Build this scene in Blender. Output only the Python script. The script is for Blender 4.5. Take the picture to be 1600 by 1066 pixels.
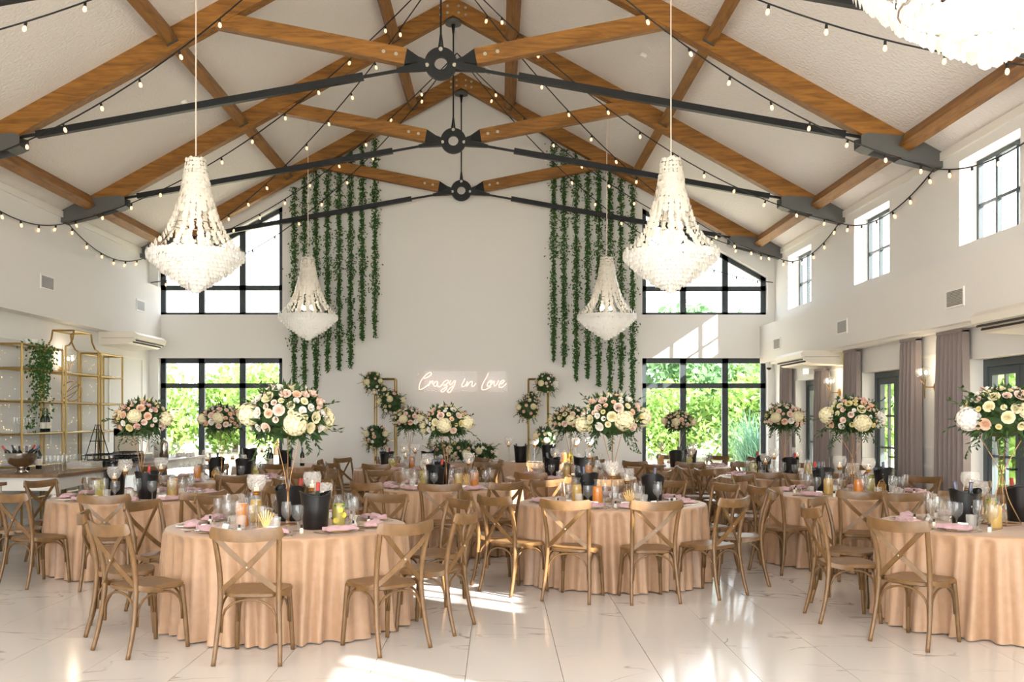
import bpy, math, random
from mathutils import Vector, Matrix
PI = math.pi
SC = bpy.context.scene
COL = SC.collection
for o in list(bpy.data.objects):
    bpy.data.objects.remove(o)

# ------------------------------------------------------------------ camera
F = 1556.0                      # focal length in pixels of the 1600 px frame
VX, VY, H = 778.0, 652.0, 1.6   # vanishing point of the hall's long axis, eye height
cam_d = bpy.data.cameras.new('camera')
cam_d.sensor_fit = 'HORIZONTAL'
cam_d.sensor_width = 36.0
cam_d.lens = 36.0 * F / 1600.0
cam_d.shift_x = (800.0 - VX) / 1600.0
cam_d.shift_y = (VY - 533.0) / 1600.0
cam_d.clip_start = 0.05
cam_d.clip_end = 400
cam = bpy.data.objects.new('camera', cam_d)
cam.location = (0, 0, H)
cam.rotation_euler = (PI / 2, 0, 0)
COL.objects.link(cam)
SC.camera = cam

def at(px, py, D):
    """point seen at pixel (px, py) at depth D from the eye"""
    return Vector(((px - VX) * D / F, D, H - (py - VY) * D / F))

# ------------------------------------------------------------------ light
SC.view_settings.view_transform = 'Standard'
SC.view_settings.look = 'None'
SC.view_settings.gamma = 1.0
SC.view_settings.use_curve_mapping = False
SC.view_settings.exposure = 0.45
W = bpy.data.worlds.new('sky')
SC.world = W
W.use_nodes = True
bg = W.node_tree.nodes['Background']
bg.inputs[0].default_value = (0.90, 0.95, 1.0, 1)
bg.inputs[1].default_value = 5.0
sun_d = bpy.data.lights.new('sun', 'SUN')
sun_d.energy = 22.0
sun_d.color = (1.0, 0.95, 0.89)
sun_d.angle = math.radians(0.6)
sun = bpy.data.objects.new('sun', sun_d)
SUN_DIR = Vector((-1.0, 0.80, -0.68)).normalized()
sun.rotation_euler = SUN_DIR.to_track_quat('-Z', 'Y').to_euler()
sun.location = (20, -10, 20)
COL.objects.link(sun)

def area_light(name, loc, direction, sx, sy, power, color):
    d = bpy.data.lights.new(name, 'AREA')
    d.shape = 'RECTANGLE'
    d.size, d.size_y = sx, sy
    d.energy = power
    d.color = color
    o = bpy.data.objects.new(name, d)
    o.location = loc
    o.rotation_euler = Vector(direction).to_track_quat('-Z', 'Y').to_euler()
    COL.objects.link(o)
    return o
# added fill light outside the unseen end wall, tilted up to brighten the ceiling
area_light('fill_behind_camera', (-0.7, -3.6, 2.2), (0, 1, 0.5), 11.0, 3.8, 360, (0.94, 0.97, 1.0))
SC.cycles.use_denoising = True
SC.cycles.max_bounces = 10
SC.cycles.diffuse_bounces = 6
SC.cycles.glossy_bounces = 3
SC.cycles.transmission_bounces = 6
SC.cycles.transparent_max_bounces = 24
SC.cycles.sample_clamp_indirect = 6.0
SC.cycles.caustics_reflective = False
SC.cycles.caustics_refractive = False

# ------------------------------------------------------------------ materials
M = {}
def srgb(r, g, b):
    f = lambda c: (c / 12.92) if c <= 0.04045 else ((c + 0.055) / 1.055) ** 2.4
    return (f(r / 255.0), f(g / 255.0), f(b / 255.0), 1.0)

def mat(name, col, rough=0.6, metal=0.0, spec=0.5, bump=None, vary=None, coat=0.0,
        sheen=0.0, emit=None, emit_s=0.0, transl=0.0, coords='Object'):
    """procedural principled material; vary=(scale, amount, detail[, stretch]), bump=(scale, strength)"""
    m = bpy.data.materials.new(name)
    m.use_nodes = True
    nt = m.node_tree
    N, L = nt.nodes, nt.links
    p = N['Principled BSDF']
    p.inputs['Roughness'].default_value = rough
    p.inputs['Metallic'].default_value = metal
    p.inputs['Specular IOR Level'].default_value = spec
    p.inputs['Coat Weight'].default_value = coat
    p.inputs['Sheen Weight'].default_value = sheen
    p.inputs['Base Color'].default_value = col
    if emit:
        p.inputs['Emission Color'].default_value = emit
        p.inputs['Emission Strength'].default_value = emit_s
    tc = N.new('ShaderNodeTexCoord')
    if vary:
        sc_, amt, det = vary[:3]
        mp = N.new('ShaderNodeMapping')
        if len(vary) > 3:
            mp.inputs['Scale'].default_value = vary[3]
        L.new(tc.outputs[coords], mp.inputs[0])
        nz = N.new('ShaderNodeTexNoise')
        nz.inputs['Scale'].default_value = sc_
        nz.inputs['Detail'].default_value = det
        L.new(mp.outputs[0], nz.inputs['Vector'])
        rmp = N.new('ShaderNodeValToRGB')
        lo = tuple(c * (1 - amt) for c in col[:3]) + (1,)
        hi = tuple(min(1, c * (1 + amt)) for c in col[:3]) + (1,)
        rmp.color_ramp.elements[0].position = 0.3
        rmp.color_ramp.elements[1].position = 0.7
        rmp.color_ramp.elements[0].color = lo
        rmp.color_ramp.elements[1].color = hi
        L.new(nz.outputs['Fac'], rmp.inputs[0])
        L.new(rmp.outputs[0], p.inputs['Base Color'])
    if bump:
        nb = N.new('ShaderNodeTexNoise')
        nb.inputs['Scale'].default_value = bump[0]
        nb.inputs['Detail'].default_value = 3
        L.new(tc.outputs[coords], nb.inputs['Vector'])
        b = N.new('ShaderNodeBump')
        b.inputs['Strength'].default_value = bump[1]
        b.inputs['Distance'].default_value = 0.02
        L.new(nb.outputs['Fac'], b.inputs['Height'])
        L.new(b.outputs[0], p.inputs['Normal'])
    if transl > 0:
        t = N.new('ShaderNodeBsdfTranslucent')
        t.inputs[0].default_value = col
        mx = N.new('ShaderNodeMixShader')
        mx.inputs[0].default_value = transl
        L.new(p.outputs[0], mx.inputs[1])
        L.new(t.outputs[0], mx.inputs[2])
        L.new(mx.outputs[0], N['Material Output'].inputs[0])
    M[name] = m
    return m

def glass(name, tint=(1, 1, 1, 1), rough=0.02, body=0.0, body_col=(1, 1, 1, 1), ior=1.45):
    """clear thin glass: fresnel mix of see-through and mirror, with a little body"""
    m = bpy.data.materials.new(name)
    m.use_nodes = True
    nt = m.node_tree
    N, L = nt.nodes, nt.links
    N.remove(N['Principled BSDF'])
    tr = N.new('ShaderNodeBsdfTransparent')
    tr.inputs[0].default_value = tint
    gl = N.new('ShaderNodeBsdfGlossy')
    gl.inputs['Roughness'].default_value = rough
    fr = N.new('ShaderNodeLayerWeight')
    fr.inputs[0].default_value = 0.5
    pw = N.new('ShaderNodeMath'); pw.operation = 'POWER'; pw.inputs[1].default_value = 4.0
    L.new(fr.outputs['Facing'], pw.inputs[0])
    ma = N.new('ShaderNodeMath'); ma.operation = 'MULTIPLY_ADD'
    ma.inputs[1].default_value = 0.85 if ior > 1.4 else 0.15
    ma.inputs[2].default_value = 0.05 if ior > 1.4 else 0.008
    L.new(pw.outputs[0], ma.inputs[0])
    mx = N.new('ShaderNodeMixShader')
    L.new(ma.outputs[0], mx.inputs[0])
    L.new(tr.outputs[0], mx.inputs[1])
    L.new(gl.outputs[0], mx.inputs[2])
    out = mx
    if body > 0:
        df = N.new('ShaderNodeBsdfDiffuse')
        df.inputs[0].default_value = body_col
        m2 = N.new('ShaderNodeMixShader')
        m2.inputs[0].default_value = body
        L.new(mx.outputs[0], m2.inputs[1])
        L.new(df.outputs[0], m2.inputs[2])
        out = m2
    L.new(out.outputs[0], N['Material Output'].inputs[0])
    M[name] = m
    return m

def wood_mat(name, c1, c2, rough=0.45, scale=(1.2, 14, 14), spec=0.4):
    m = bpy.data.materials.new(name)
    m.use_nodes = True
    nt = m.node_tree
    N, L = nt.nodes, nt.links
    p = N['Principled BSDF']
    p.inputs['Roughness'].default_value = rough
    p.inputs['Specular IOR Level'].default_value = spec
    tc = N.new('ShaderNodeTexCoord')
    mp = N.new('ShaderNodeMapping')
    mp.inputs['Scale'].default_value = scale
    L.new(tc.outputs['Object'], mp.inputs[0])
    nz = N.new('ShaderNodeTexNoise')
    nz.inputs['Scale'].default_value = 2.2
    nz.inputs['Detail'].default_value = 6
    nz.inputs['Roughness'].default_value = 0.6
    nz.inputs['Distortion'].default_value = 0.6
    L.new(mp.outputs[0], nz.inputs['Vector'])
    r = N.new('ShaderNodeValToRGB')
    r.color_ramp.elements[0].position = 0.35
    r.color_ramp.elements[1].position = 0.66
    r.color_ramp.elements[0].color = c1
    r.color_ramp.elements[1].color = c2
    L.new(nz.outputs['Fac'], r.inputs[0])
    L.new(r.outputs[0], p.inputs['Base Color'])
    b = N.new('ShaderNodeBump')
    b.inputs['Strength'].default_value = 0.12
    b.inputs['Distance'].default_value = 0.01
    L.new(nz.outputs['Fac'], b.inputs['Height'])
    L.new(b.outputs[0], p.inputs['Normal'])
    M[name] = m
    return m

def marble_mat():
    m = bpy.data.materials.new('marble_tile')
    m.use_nodes = True
    nt = m.node_tree
    N, L = nt.nodes, nt.links
    p = N['Principled BSDF']
    p.inputs['Roughness'].default_value = 0.13
    p.inputs['Specular IOR Level'].default_value = 0.5
    geo = N.new('ShaderNodeNewGeometry')
    oi = N.new('ShaderNodeObjectInfo')
    mul = N.new('ShaderNodeMath'); mul.operation = 'MULTIPLY'; mul.inputs[1].default_value = 37.0
    L.new(oi.outputs['Random'], mul.inputs[0])
    add = N.new('ShaderNodeVectorMath'); add.operation = 'ADD'
    L.new(geo.outputs['Position'], add.inputs[0])
    L.new(mul.outputs[0], add.inputs[1])
    mp = N.new('ShaderNodeMapping')
    mp.inputs['Rotation'].default_value = (0, 0, 0.6)
    mp.inputs['Scale'].default_value = (0.55, 1.25, 1.0)
    L.new(add.outputs[0], mp.inputs[0])
    def vein(scale, det, dist, w):
        nz = N.new('ShaderNodeTexNoise')
        nz.inputs['Scale'].default_value = scale
        nz.inputs['Detail'].default_value = det
        nz.inputs['Distortion'].default_value = dist
        L.new(mp.outputs[0], nz.inputs['Vector'])
        s = N.new('ShaderNodeMath'); s.operation = 'SUBTRACT'; s.inputs[1].default_value = 0.5
        L.new(nz.outputs['Fac'], s.inputs[0])
        a = N.new('ShaderNodeMath'); a.operation = 'ABSOLUTE'
        L.new(s.outputs[0], a.inputs[0])
        r = N.new('ShaderNodeValToRGB')
        r.color_ramp.elements[0].position = 0.0
        r.color_ramp.elements[0].color = (1, 1, 1, 1)
        r.color_ramp.elements[1].position = w
        r.color_ramp.elements[1].color = (0, 0, 0, 1)
        L.new(a.outputs[0], r.inputs[0])
        return r
    v1 = vein(1.1, 4, 1.3, 0.012)
    msk = N.new('ShaderNodeTexNoise')
    msk.inputs['Scale'].default_value = 1.4
    L.new(mp.outputs[0], msk.inputs['Vector'])
    mr = N.new('ShaderNodeValToRGB')
    mr.color_ramp.elements[0].position = 0.48
    mr.color_ramp.elements[1].position = 0.66
    L.new(msk.outputs['Fac'], mr.inputs[0])
    mm = N.new('ShaderNodeMath'); mm.operation = 'MULTIPLY'
    L.new(v1.outputs[0], mm.inputs[0]); L.new(mr.outputs[0], mm.inputs[1])
    mix = N.new('ShaderNodeMix'); mix.data_type = 'RGBA'
    mix.inputs[6].default_value = srgb(210, 206, 203)
    mix.inputs[7].default_value = srgb(140, 128, 119)
    L.new(mm.outputs[0], mix.inputs[0])
    L.new(mix.outputs[2], p.inputs['Base Color'])
    M['marble'] = m
marble_mat()

mat('wall', srgb(231, 230, 227), 0.75, bump=(60, 0.05))
mat('ceiling', srgb(234, 230, 226), 0.9, bump=(26, 0.85))
mat('bulkhead', srgb(232, 230, 226), 0.75)
mat('trim_white', srgb(236, 234, 228), 0.5)
mat('grout', srgb(168, 158, 150), 0.7)
wood_mat('beam', srgb(114, 75, 26), srgb(158, 108, 46), 0.55, (1.0, 9, 9))
wood_mat('chair_wood', srgb(102, 74, 42), srgb(124, 92, 56), 0.33, (5, 5, 3), 0.5)
wood_mat('bar_top', srgb(105, 78, 52), srgb(140, 108, 76), 0.4, (6, 1, 6))
mat('steel_black', srgb(38, 40, 42), 0.45, 0.6)
mat('steel_grey', srgb(92, 93, 91), 0.5, 0.3, bump=(120, 0.05))
mat('bolt', srgb(190, 186, 172), 0.35, 0.8)
mat('frame_dark', srgb(52, 60, 64), 0.45, 0.2)
mat('frame_door', srgb(74, 84, 88), 0.45, 0.2)
mat('gold', srgb(196, 156, 96), 0.3, 1.0)
mat('copper', srgb(166, 128, 90), 0.35, 0.9)
mat('gold_dull', srgb(186, 158, 98), 0.35, 0.9)
mat('cloth', srgb(178, 142, 111), 0.42, sheen=0.2, vary=(18, 0.06, 3), bump=(220, 0.08))
mat('napkin', srgb(196, 158, 164), 0.8, sheen=0.2)
mat('black_plastic', srgb(22, 22, 24), 0.3)
mat('bottle_green', srgb(24, 34, 26), 0.12)
mat('bottle_foil', srgb(96, 96, 112), 0.35, 0.5)
mat('bottle_foil_red', srgb(170, 50, 45), 0.4)
mat('label_paper', srgb(228, 220, 206), 0.7)
mat('juice', srgb(244, 152, 8), 0.25, transl=0.3)
mat('lemonade', srgb(222, 204, 96), 0.2, transl=0.4)
mat('peach_juice', srgb(234, 196, 96), 0.2, transl=0.4)
mat('lemon', srgb(240, 214, 70), 0.5)
mat('mint', srgb(86, 132, 48), 0.5, transl=0.2)
mat('leaf_dark', srgb(58, 86, 44), 0.45, vary=(14, 0.35, 2), transl=0.18)
mat('leaf_ivy', srgb(56, 96, 36), 0.5, vary=(9, 0.35, 2), transl=0.2)
mat('leaf_olive', srgb(66, 84, 56), 0.5, transl=0.15)
mat('tree_leaf', srgb(130, 162, 84), 0.6, vary=(0.8, 0.3, 2), transl=0.35)
mat('tree_leaf_dark', srgb(100, 138, 92), 0.6, vary=(0.8, 0.3, 2), transl=0.35)
mat('pampas', srgb(80, 118, 98), 0.6, transl=0.3)
mat('bark', srgb(96, 80, 62), 0.9, bump=(20, 0.4))
mat('lawn', srgb(212, 200, 170), 0.95, vary=(0.25, 0.15, 3))
mat('curtain', srgb(134, 123, 121), 0.85, sheen=0.15, bump=(160, 0.06))
mat('ac_white', srgb(228, 222, 210), 0.4)
mat('dark_slot', srgb(50, 46, 42), 0.6)
mat('grille', srgb(176, 172, 164), 0.5)
mat('shell', srgb(238, 237, 233), 0.22, spec=0.6, transl=0.2)
mat('shell_warm', srgb(236, 231, 220), 0.22, spec=0.6, transl=0.2)
mat('cord_white', srgb(226, 214, 200), 0.7)
mat('cable_black', srgb(26, 26, 26), 0.6)
mat('bulb_warm', srgb(255, 214, 170), 0.2, emit=(1.0, 0.66, 0.40, 1), emit_s=0.9)
mat('bulb_bright', srgb(255, 240, 220), 0.2, emit=(1.0, 0.84, 0.62, 1), emit_s=3.0)
mat('fairy', srgb(255, 220, 170), 0.3, emit=(1.0, 0.72, 0.36, 1), emit_s=3.0)
mat('neon', srgb(255, 225, 205), 0.3, emit=(1.0, 0.66, 0.5, 1), emit_s=1.15)
mat('exit_green', srgb(190, 225, 205), 0.4, emit=(0.75, 1.0, 0.85, 1), emit_s=1.2)
mat('sign_yellow', srgb(214, 200, 30), 0.5)
mat('silver', srgb(190, 184, 174), 0.22, 1.0)
mat('white_ceramic', srgb(240, 238, 232), 0.25)
mat('paper', srgb(246, 243, 238), 0.8)
mat('beige_panel', srgb(200, 190, 170), 0.5)
mat('fl_blush', srgb(244, 220, 206), 0.7, transl=0.2)
mat('fl_peach', srgb(244, 210, 184), 0.7, transl=0.2)
mat('fl_pink', srgb(240, 200, 190), 0.7, transl=0.2)
mat('fl_white', srgb(246, 242, 234), 0.7, transl=0.2)
mat('fl_cream', srgb(240, 232, 196), 0.7, transl=0.2)
mat('fl_yellow', srgb(238, 226, 168), 0.7, transl=0.2)
mat('candle_wax', srgb(250, 230, 205), 0.5, emit=(1.0, 0.7, 0.4, 1), emit_s=0.15)
mat('flame', srgb(255, 220, 150), 0.5, emit=(1.0, 0.7, 0.35, 1), emit_s=4.0)
glass('glass_clear', (0.95, 0.96, 0.96, 1), 0.03, 0.035)
glass('glass_crystal', (0.95, 0.95, 0.94, 1), 0.05, 0.22, (0.95, 0.92, 0.88, 1))
glass('glass_pane', (0.985, 0.99, 0.985, 1), 0.0, 0.0, ior=1.3)
glass('acrylic', (0.985, 0.985, 0.985, 1), 0.02, 0.0, ior=1.3)
glass('glass_shelf', (0.94, 0.97, 0.95, 1), 0.02, 0.08)

# ------------------------------------------------------------------ mesh helpers
class MB:
    def __init__(s):
        s.v, s.f = [], []
    def add(s, verts, faces):
        n = len(s.v)
        s.v.extend([tuple(p) for p in verts])
        s.f.extend([tuple(i + n for i in f) for f in faces])
        return s
    def box(s, x0, x1, y0, y1, z0, z1):
        v = [(x0, y0, z0), (x1, y0, z0), (x1, y1, z0), (x0, y1, z0), (x0, y0, z1), (x1, y0, z1), (x1, y1, z1), (x0, y1, z1)]
        return s.add(v, [(3, 2, 1, 0), (4, 5, 6, 7), (0, 1, 5, 4), (1, 2, 6, 5), (2, 3, 7, 6), (3, 0, 4, 7)])
    def bar(s, a, b, w, h, up=(0, 0, 1)):
        """box-section bar from a to b; h is along up, w across"""
        a, b = Vector(a), Vector(b)
        d = (b - a).normalized()
        side = d.cross(Vector(up)).normalized()
        u = side.cross(d).normalized()
        v = []
        for p in (a, b):
            for sx, sz in ((-1, -1), (1, -1), (1, 1), (-1, 1)):
                v.append(p + side * (sx * w / 2) + u * (sz * h / 2))
        return s.add(v, [(0, 1, 2, 3), (7, 6, 5, 4), (0, 4, 5, 1), (1, 5, 6, 2), (2, 6, 7, 3), (3, 7, 4, 0)])
    def sweep(s, pts, sec, up=(0, 0, 1), scale=None, closed=False):
        """sweep section (list of (side, up) offsets) along pts; scale = list of factors"""
        pts = [Vector(p) for p in pts]
        n, k = len(pts), len(sec)
        v, f = [], []
        for i, p in enumerate(pts):
            if closed:
                d = pts[(i + 1) % n] - pts[i - 1]
            else:
                d = pts[min(i + 1, n - 1)] - pts[max(i - 1, 0)]
            d.normalize()
            side = d.cross(Vector(up))
            if side.length < 1e-4:
                side = d.cross(Vector((0, 1, 0)))
            side.normalize()
            u = side.cross(d).normalized()
            sc = scale[i] if scale else 1.0
            for a, b in sec:
                v.append(p + side * (a * sc) + u * (b * sc))
        m = n if closed else n - 1
        for i in range(m):
            j = (i + 1) % n
            for q in range(k):
                r = (q + 1) % k
                f.append((i * k + q, i * k + r, j * k + r, j * k + q))
        if not closed:
            f.append(tuple(reversed(range(k))))
            f.append(tuple((n - 1) * k + q for q in range(k)))
        return s.add(v, f)
    def tube(s, pts, r, seg=6, scale=None, up=(0, 0, 1), closed=False, r2=None):
        r2 = r2 or r
        sec = [(r * math.cos(2 * PI * q / seg), r2 * math.sin(2 * PI * q / seg)) for q in range(seg)]
        return s.sweep(pts, sec, up, scale, closed)
    def lathe(s, prof, seg=16, c=(0, 0, 0), cap0=True, cap1=False):
        v, f = [], []
        n = len(prof)
        for r, z in prof:
            for q in range(seg):
                a = 2 * PI * q / seg
                v.append((c[0] + r * math.cos(a), c[1] + r * math.sin(a), c[2] + z))
        for i in range(n - 1):
            for q in range(seg):
                p = (q + 1) % seg
                f.append((i * seg + q, i * seg + p, (i + 1) * seg + p, (i + 1) * seg + q))
        if cap0:
            f.append(tuple(reversed(range(seg))))
        if cap1:
            f.append(tuple((n - 1) * seg + q for q in range(seg)))
        return s.add(v, f)
    def prism(s, poly, y0, y1):
        """polygon of (x, z) extruded along y"""
        n = len(poly)
        v = [(x, y0, z) for x, z in poly] + [(x, y1, z) for x, z in poly]
        f = [tuple(range(n)), tuple(reversed(range(n, 2 * n)))]
        for i in range(n):
            j = (i + 1) % n
            f.append((i, i + n, j + n, j))
        return s.add(v, f)
    def ball(s, c, r, seg=10, rings=6, sz=1.0):
        prof = [(max(1e-4, r * math.sin(PI * i / rings)), -r * sz * math.cos(PI * i / rings)) for i in range(rings + 1)]
        return s.lathe(prof, seg, c, False, False)
    def xf(s, mtx):
        s.v = [tuple(mtx @ Vector(p)) for p in s.v]
        return s
    def mesh(s, name, m, smooth=False, angle=None):
        me = bpy.data.meshes.new(name)
        me.from_pydata(s.v, [], s.f)
        me.update()
        if m:
            me.materials.append(M[m])
        if smooth:
            me.polygons.foreach_set('use_smooth', [True] * len(me.polygons))
            if angle:
                try:
                    me.set_sharp_from_angle(angle=math.radians(angle))
                except Exception:
                    pass
        return me

def ob(name, me, parent=None, loc=(0, 0, 0), rz=0.0, scale=None, rot=None):
    o = bpy.data.objects.new(name, me)
    COL.objects.link(o)
    o.location = loc
    o.rotation_euler = rot if rot else (0, 0, rz)
    if scale:
        o.scale = scale if hasattr(scale, '__len__') else (scale,) * 3
    if parent:
        o.parent = parent
    return o
def part(name, mb, m, parent, smooth=False, angle=None, **k):
    return ob(name, mb.mesh(name, m, smooth, angle), parent, **k)
def tag(o, label, cat, group=None):
    o['label'] = label
    o['category'] = cat
    if group:
        o['group'] = group
    return o
def thing(name, label, cat, loc=(0, 0, 0), rz=0.0, group=None):
    return tag(ob(name, None, None, loc, rz), label, cat, group)
def struct(name, mb, m, parent=None, label=None):
    o = part(name, mb, m, parent)
    if parent is None:
        o['kind'] = 'structure'
        if label:
            o['label'] = label
    return o
def copy_tree(root, loc=None, rz=None, label=None, group=None, parent=None, scale=None):
    r = root.copy()
    COL.objects.link(r)
    r.parent = parent
    if loc is not None: r.location = loc
    if rz is not None: r.rotation_euler = (0, 0, rz)
    if scale is not None: r.scale = (scale,) * 3
    if label: r['label'] = label
    if group: r['group'] = group
    for ch in root.children:
        copy_tree(ch, parent=r)
    return r
def crom(pts, n=6, closed=False):
    """Catmull-Rom through pts"""
    P = [Vector(p) for p in pts]
    out = []
    m = len(P)
    rng = range(m) if closed else range(m - 1)
    for i in rng:
        if closed:
            p0, p1, p2, p3 = P[i - 1], P[i], P[(i + 1) % m], P[(i + 2) % m]
        else:
            p0, p1, p2, p3 = P[max(i - 1, 0)], P[i], P[i + 1], P[min(i + 2, m - 1)]
        for j in range(n):
            t = j / n
            out.append(0.5 * ((2 * p1) + (p2 - p0) * t + (2 * p0 - 5 * p1 + 4 * p2 - p3) * t * t + (3 * p1 - p0 - 3 * p2 + p3) * t ** 3))
    if not closed:
        out.append(P[-1])
    return out
rnd = random.Random(7)

# ------------------------------------------------------------------ room shell
XL, XR, YF, YB = -7.0, 5.56, 20.0, -3.2
RIDGE, ZR, SL = -0.72, 8.36, 0.55
def roof(x):
    return ZR - SL * abs(x - RIDGE)

fl = MB().box(XL - 0.3, XR + 0.3, YB, YF + 0.3, -0.14, -0.012)
floor = struct('floor', fl, 'grout', label='white marble tile floor')
TW, TL, GAP = 0.6, 1.2, 0.0035
tm = MB().box(-TW / 2 + GAP / 2, TW / 2 - GAP / 2, -TL / 2 + .0006, TL / 2 - .0006, -0.012, 0.0).mesh('tile', 'marble')
cells = []
nx0, nx1 = int((XL - 0.4) / TW) - 1, int((XR - 0.4) / TW) + 1
for i in range(nx0, nx1 + 1):
    x = 0.4 + (i + 0.5) * TW
    if x < XL + 0.2 or x > XR + 0.05: continue
    for j in range(-3, 17):
        y = (j + 0.5) * TL
        if y + TL / 2 > YF + 0.2: continue
        vis = y > 3.5 and abs((x) * F / y) < 900
        cells.append((0 if vis else 1, math.hypot(x, y), x, y))
cells.sort()
for _, _, x, y in cells[:290]:
    ob('tile', tm, floor, (x, y, 0))
rest = MB()
for _, _, x, y in cells[290:]:
    rest.box(x - TW / 2 + GAP / 2, x + TW / 2 - GAP / 2, y - TL / 2 + GAP / 2, y + TL / 2 - GAP / 2, -0.012, 0.0)
o = part('tile_field', rest, 'marble', floor)
o['kind'] = 'stuff'

# ceiling: two pitched slabs
for sgn, xe in ((-1, XL - 0.35), (1, XR + 0.35)):
    z = roof(xe)
    struct('ceiling', MB().prism([(RIDGE, ZR), (xe, z), (xe, z + 0.25), (RIDGE, ZR + 0.25)], YB, YF + 0.3), 'ceiling', label='pitched white stucco ceiling')
# far gable wall
LW = (-6.825, -4.33)   # left window columns
RW = (2.9, 5.42)
WT, SB, ST = 2.79, 3.66, 0.0
wf = MB()
y0, y1 = YF, YF + 0.3
def ztop_l(x): return 5.88 + (x - LW[1]) * 0.54
def ztop_r(x): return 5.84 - (x - RW[0]) * 0.565
wf.prism([(XL - 0.3, 0), (LW[0], 0), (LW[0], roof(LW[0])), (XL - 0.3, roof(XL - 0.3))], y0, y1)
wf.prism([(LW[0], WT), (LW[1], WT), (LW[1], SB), (LW[0], SB)], y0, y1)
wf.prism([(LW[0], ztop_l(LW[0])), (LW[1], ztop_l(LW[1])), (LW[1], roof(LW[1])), (LW[0], roof(LW[0]))], y0, y1)
wf.prism([(LW[1], 0), (RW[0], 0), (RW[0], roof(RW[0])), (RIDGE, ZR), (LW[1], roof(LW[1]))], y0, y1)
wf.prism([(RW[0], WT), (RW[1], WT), (RW[1], SB), (RW[0], SB)], y0, y1)
wf.prism([(RW[0], ztop_r(RW[0])), (RW[1], ztop_r(RW[1])), (RW[1], roof(RW[1])), (RW[0], roof(RW[0]))], y0, y1)
wf.prism([(RW[1], 0), (XR + 0.3, 0), (XR + 0.3, roof(XR + 0.3)), (RW[1], roof(RW[1]))], y0, y1)
struct('wall_far', wf, 'wall', label='white gable wall with neon sign')
# side walls
struct('wall_left', MB().box(XL - 0.3, XL, YB, YF, 0, roof(XL) + 0.05), 'wall', label='white wall behind the bar')
DOORS = [(17.0, 18.6), (13.6, 15.2), (10.2, 11.8), (6.7, 8.3), (3.2, 4.8)]
CLER = [(17.68, 19.08), (14.14, 15.54), (10.6, 12.0), (7.08, 8.48), (3.56, 4.96), (0.04, 1.44)]
DZ, CZ0, CZ1 = 2.28, 3.66, 4.68
wr = MB()
def band(z0, z1, gaps):
    ys = YB
    for a, b in sorted(gaps):
        wr.box(XR, XR + 0.3, ys, a, z0, z1)
        ys = b
    wr.box(XR, XR + 0.3, ys, YF, z0, z1)
band(0, DZ, DOORS)
band(DZ, CZ0, [])
band(CZ0, CZ1, CLER)
band(CZ1, roof(XR) + 0.05, [])
struct('wall_right', wr, 'wall', label='white wall with garden doors and clerestory windows')
# end wall behind the camera, glazed
wb = MB()
for a, b in ((XL - 0.3, -6.4), (-3.6, -3.2), (-0.9, -0.5), (1.8, 2.2), (4.9, XR + 0.3)):
    wb.box(a, b, YB - 0.3, YB, 0, 5.0)
wb.prism([(XL - 0.3, 4.8), (XR + 0.3, 4.8), (XR + 0.3, roof(XR + .3)), (RIDGE, ZR), (XL - 0.3, roof(XL - .3))], YB - 0.3, YB)
struct('wall_back', wb, 'wall')
# boxed ducts along both side walls
struct('trim_1', MB().box(XL, -6.77, YB, YF, 3.1, 4.2), 'bulkhead', label='boxed duct along the bar wall')
struct('trim_2', MB().box(5.26, XR, YB, YF, 2.68, 3.42), 'bulkhead', label='boxed duct above the curtains')
# cornice lines under the ceiling
struct('trim_3', MB().box(XR - 0.04, XR, YB, YF, 4.80, 4.90), 'trim_white')
struct('trim_4', MB().box(XL, XL + 0.04, YB, YF, 4.80, 4.90), 'trim_white')
# wall panel mouldings
def moulding(n, wall_x, ya, yb, z0, z1, s):
    mb = MB()
    t, d = 0.035, 0.018
    x0, x1 = sorted((wall_x, wall_x + s * d))
    mb.box(x0, x1, ya, yb, z0, z0 + t).box(x0, x1, ya, yb, z1 - t, z1)
    mb.box(x0, x1, ya, ya + t, z0 + t, z1 - t).box(x0, x1, yb - t, yb, z0 + t, z1 - t)
    struct('trim_%d' % n, mb, 'trim_white')
k = 5
for ya, yb in ((12.1, 13.3), (15.6, 16.7), (8.6, 9.9)):
    moulding(k, XR, ya, yb, 1.2, 2.4, -1); k += 1
    moulding(k, XR, ya, yb, 0.2, 0.98, -1); k += 1
for ya, yb in ((11.0, 13.0), (13.4, 15.6), (16.0, 17.6), (17.9, 19.6)):
    moulding(k, XL, ya, yb, 1.15, 2.75, 1); k += 1
    moulding(k, XL, ya, yb, 0.2, 0.98, 1); k += 1
struct('baseboard_far', MB().box(LW[1], RW[0], YF - 0.02, YF, 0, 0.1), 'trim_white')
struct('baseboard_left', MB().box(XL, XL + 0.02, YB, YF, 0, 0.1), 'trim_white')

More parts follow.
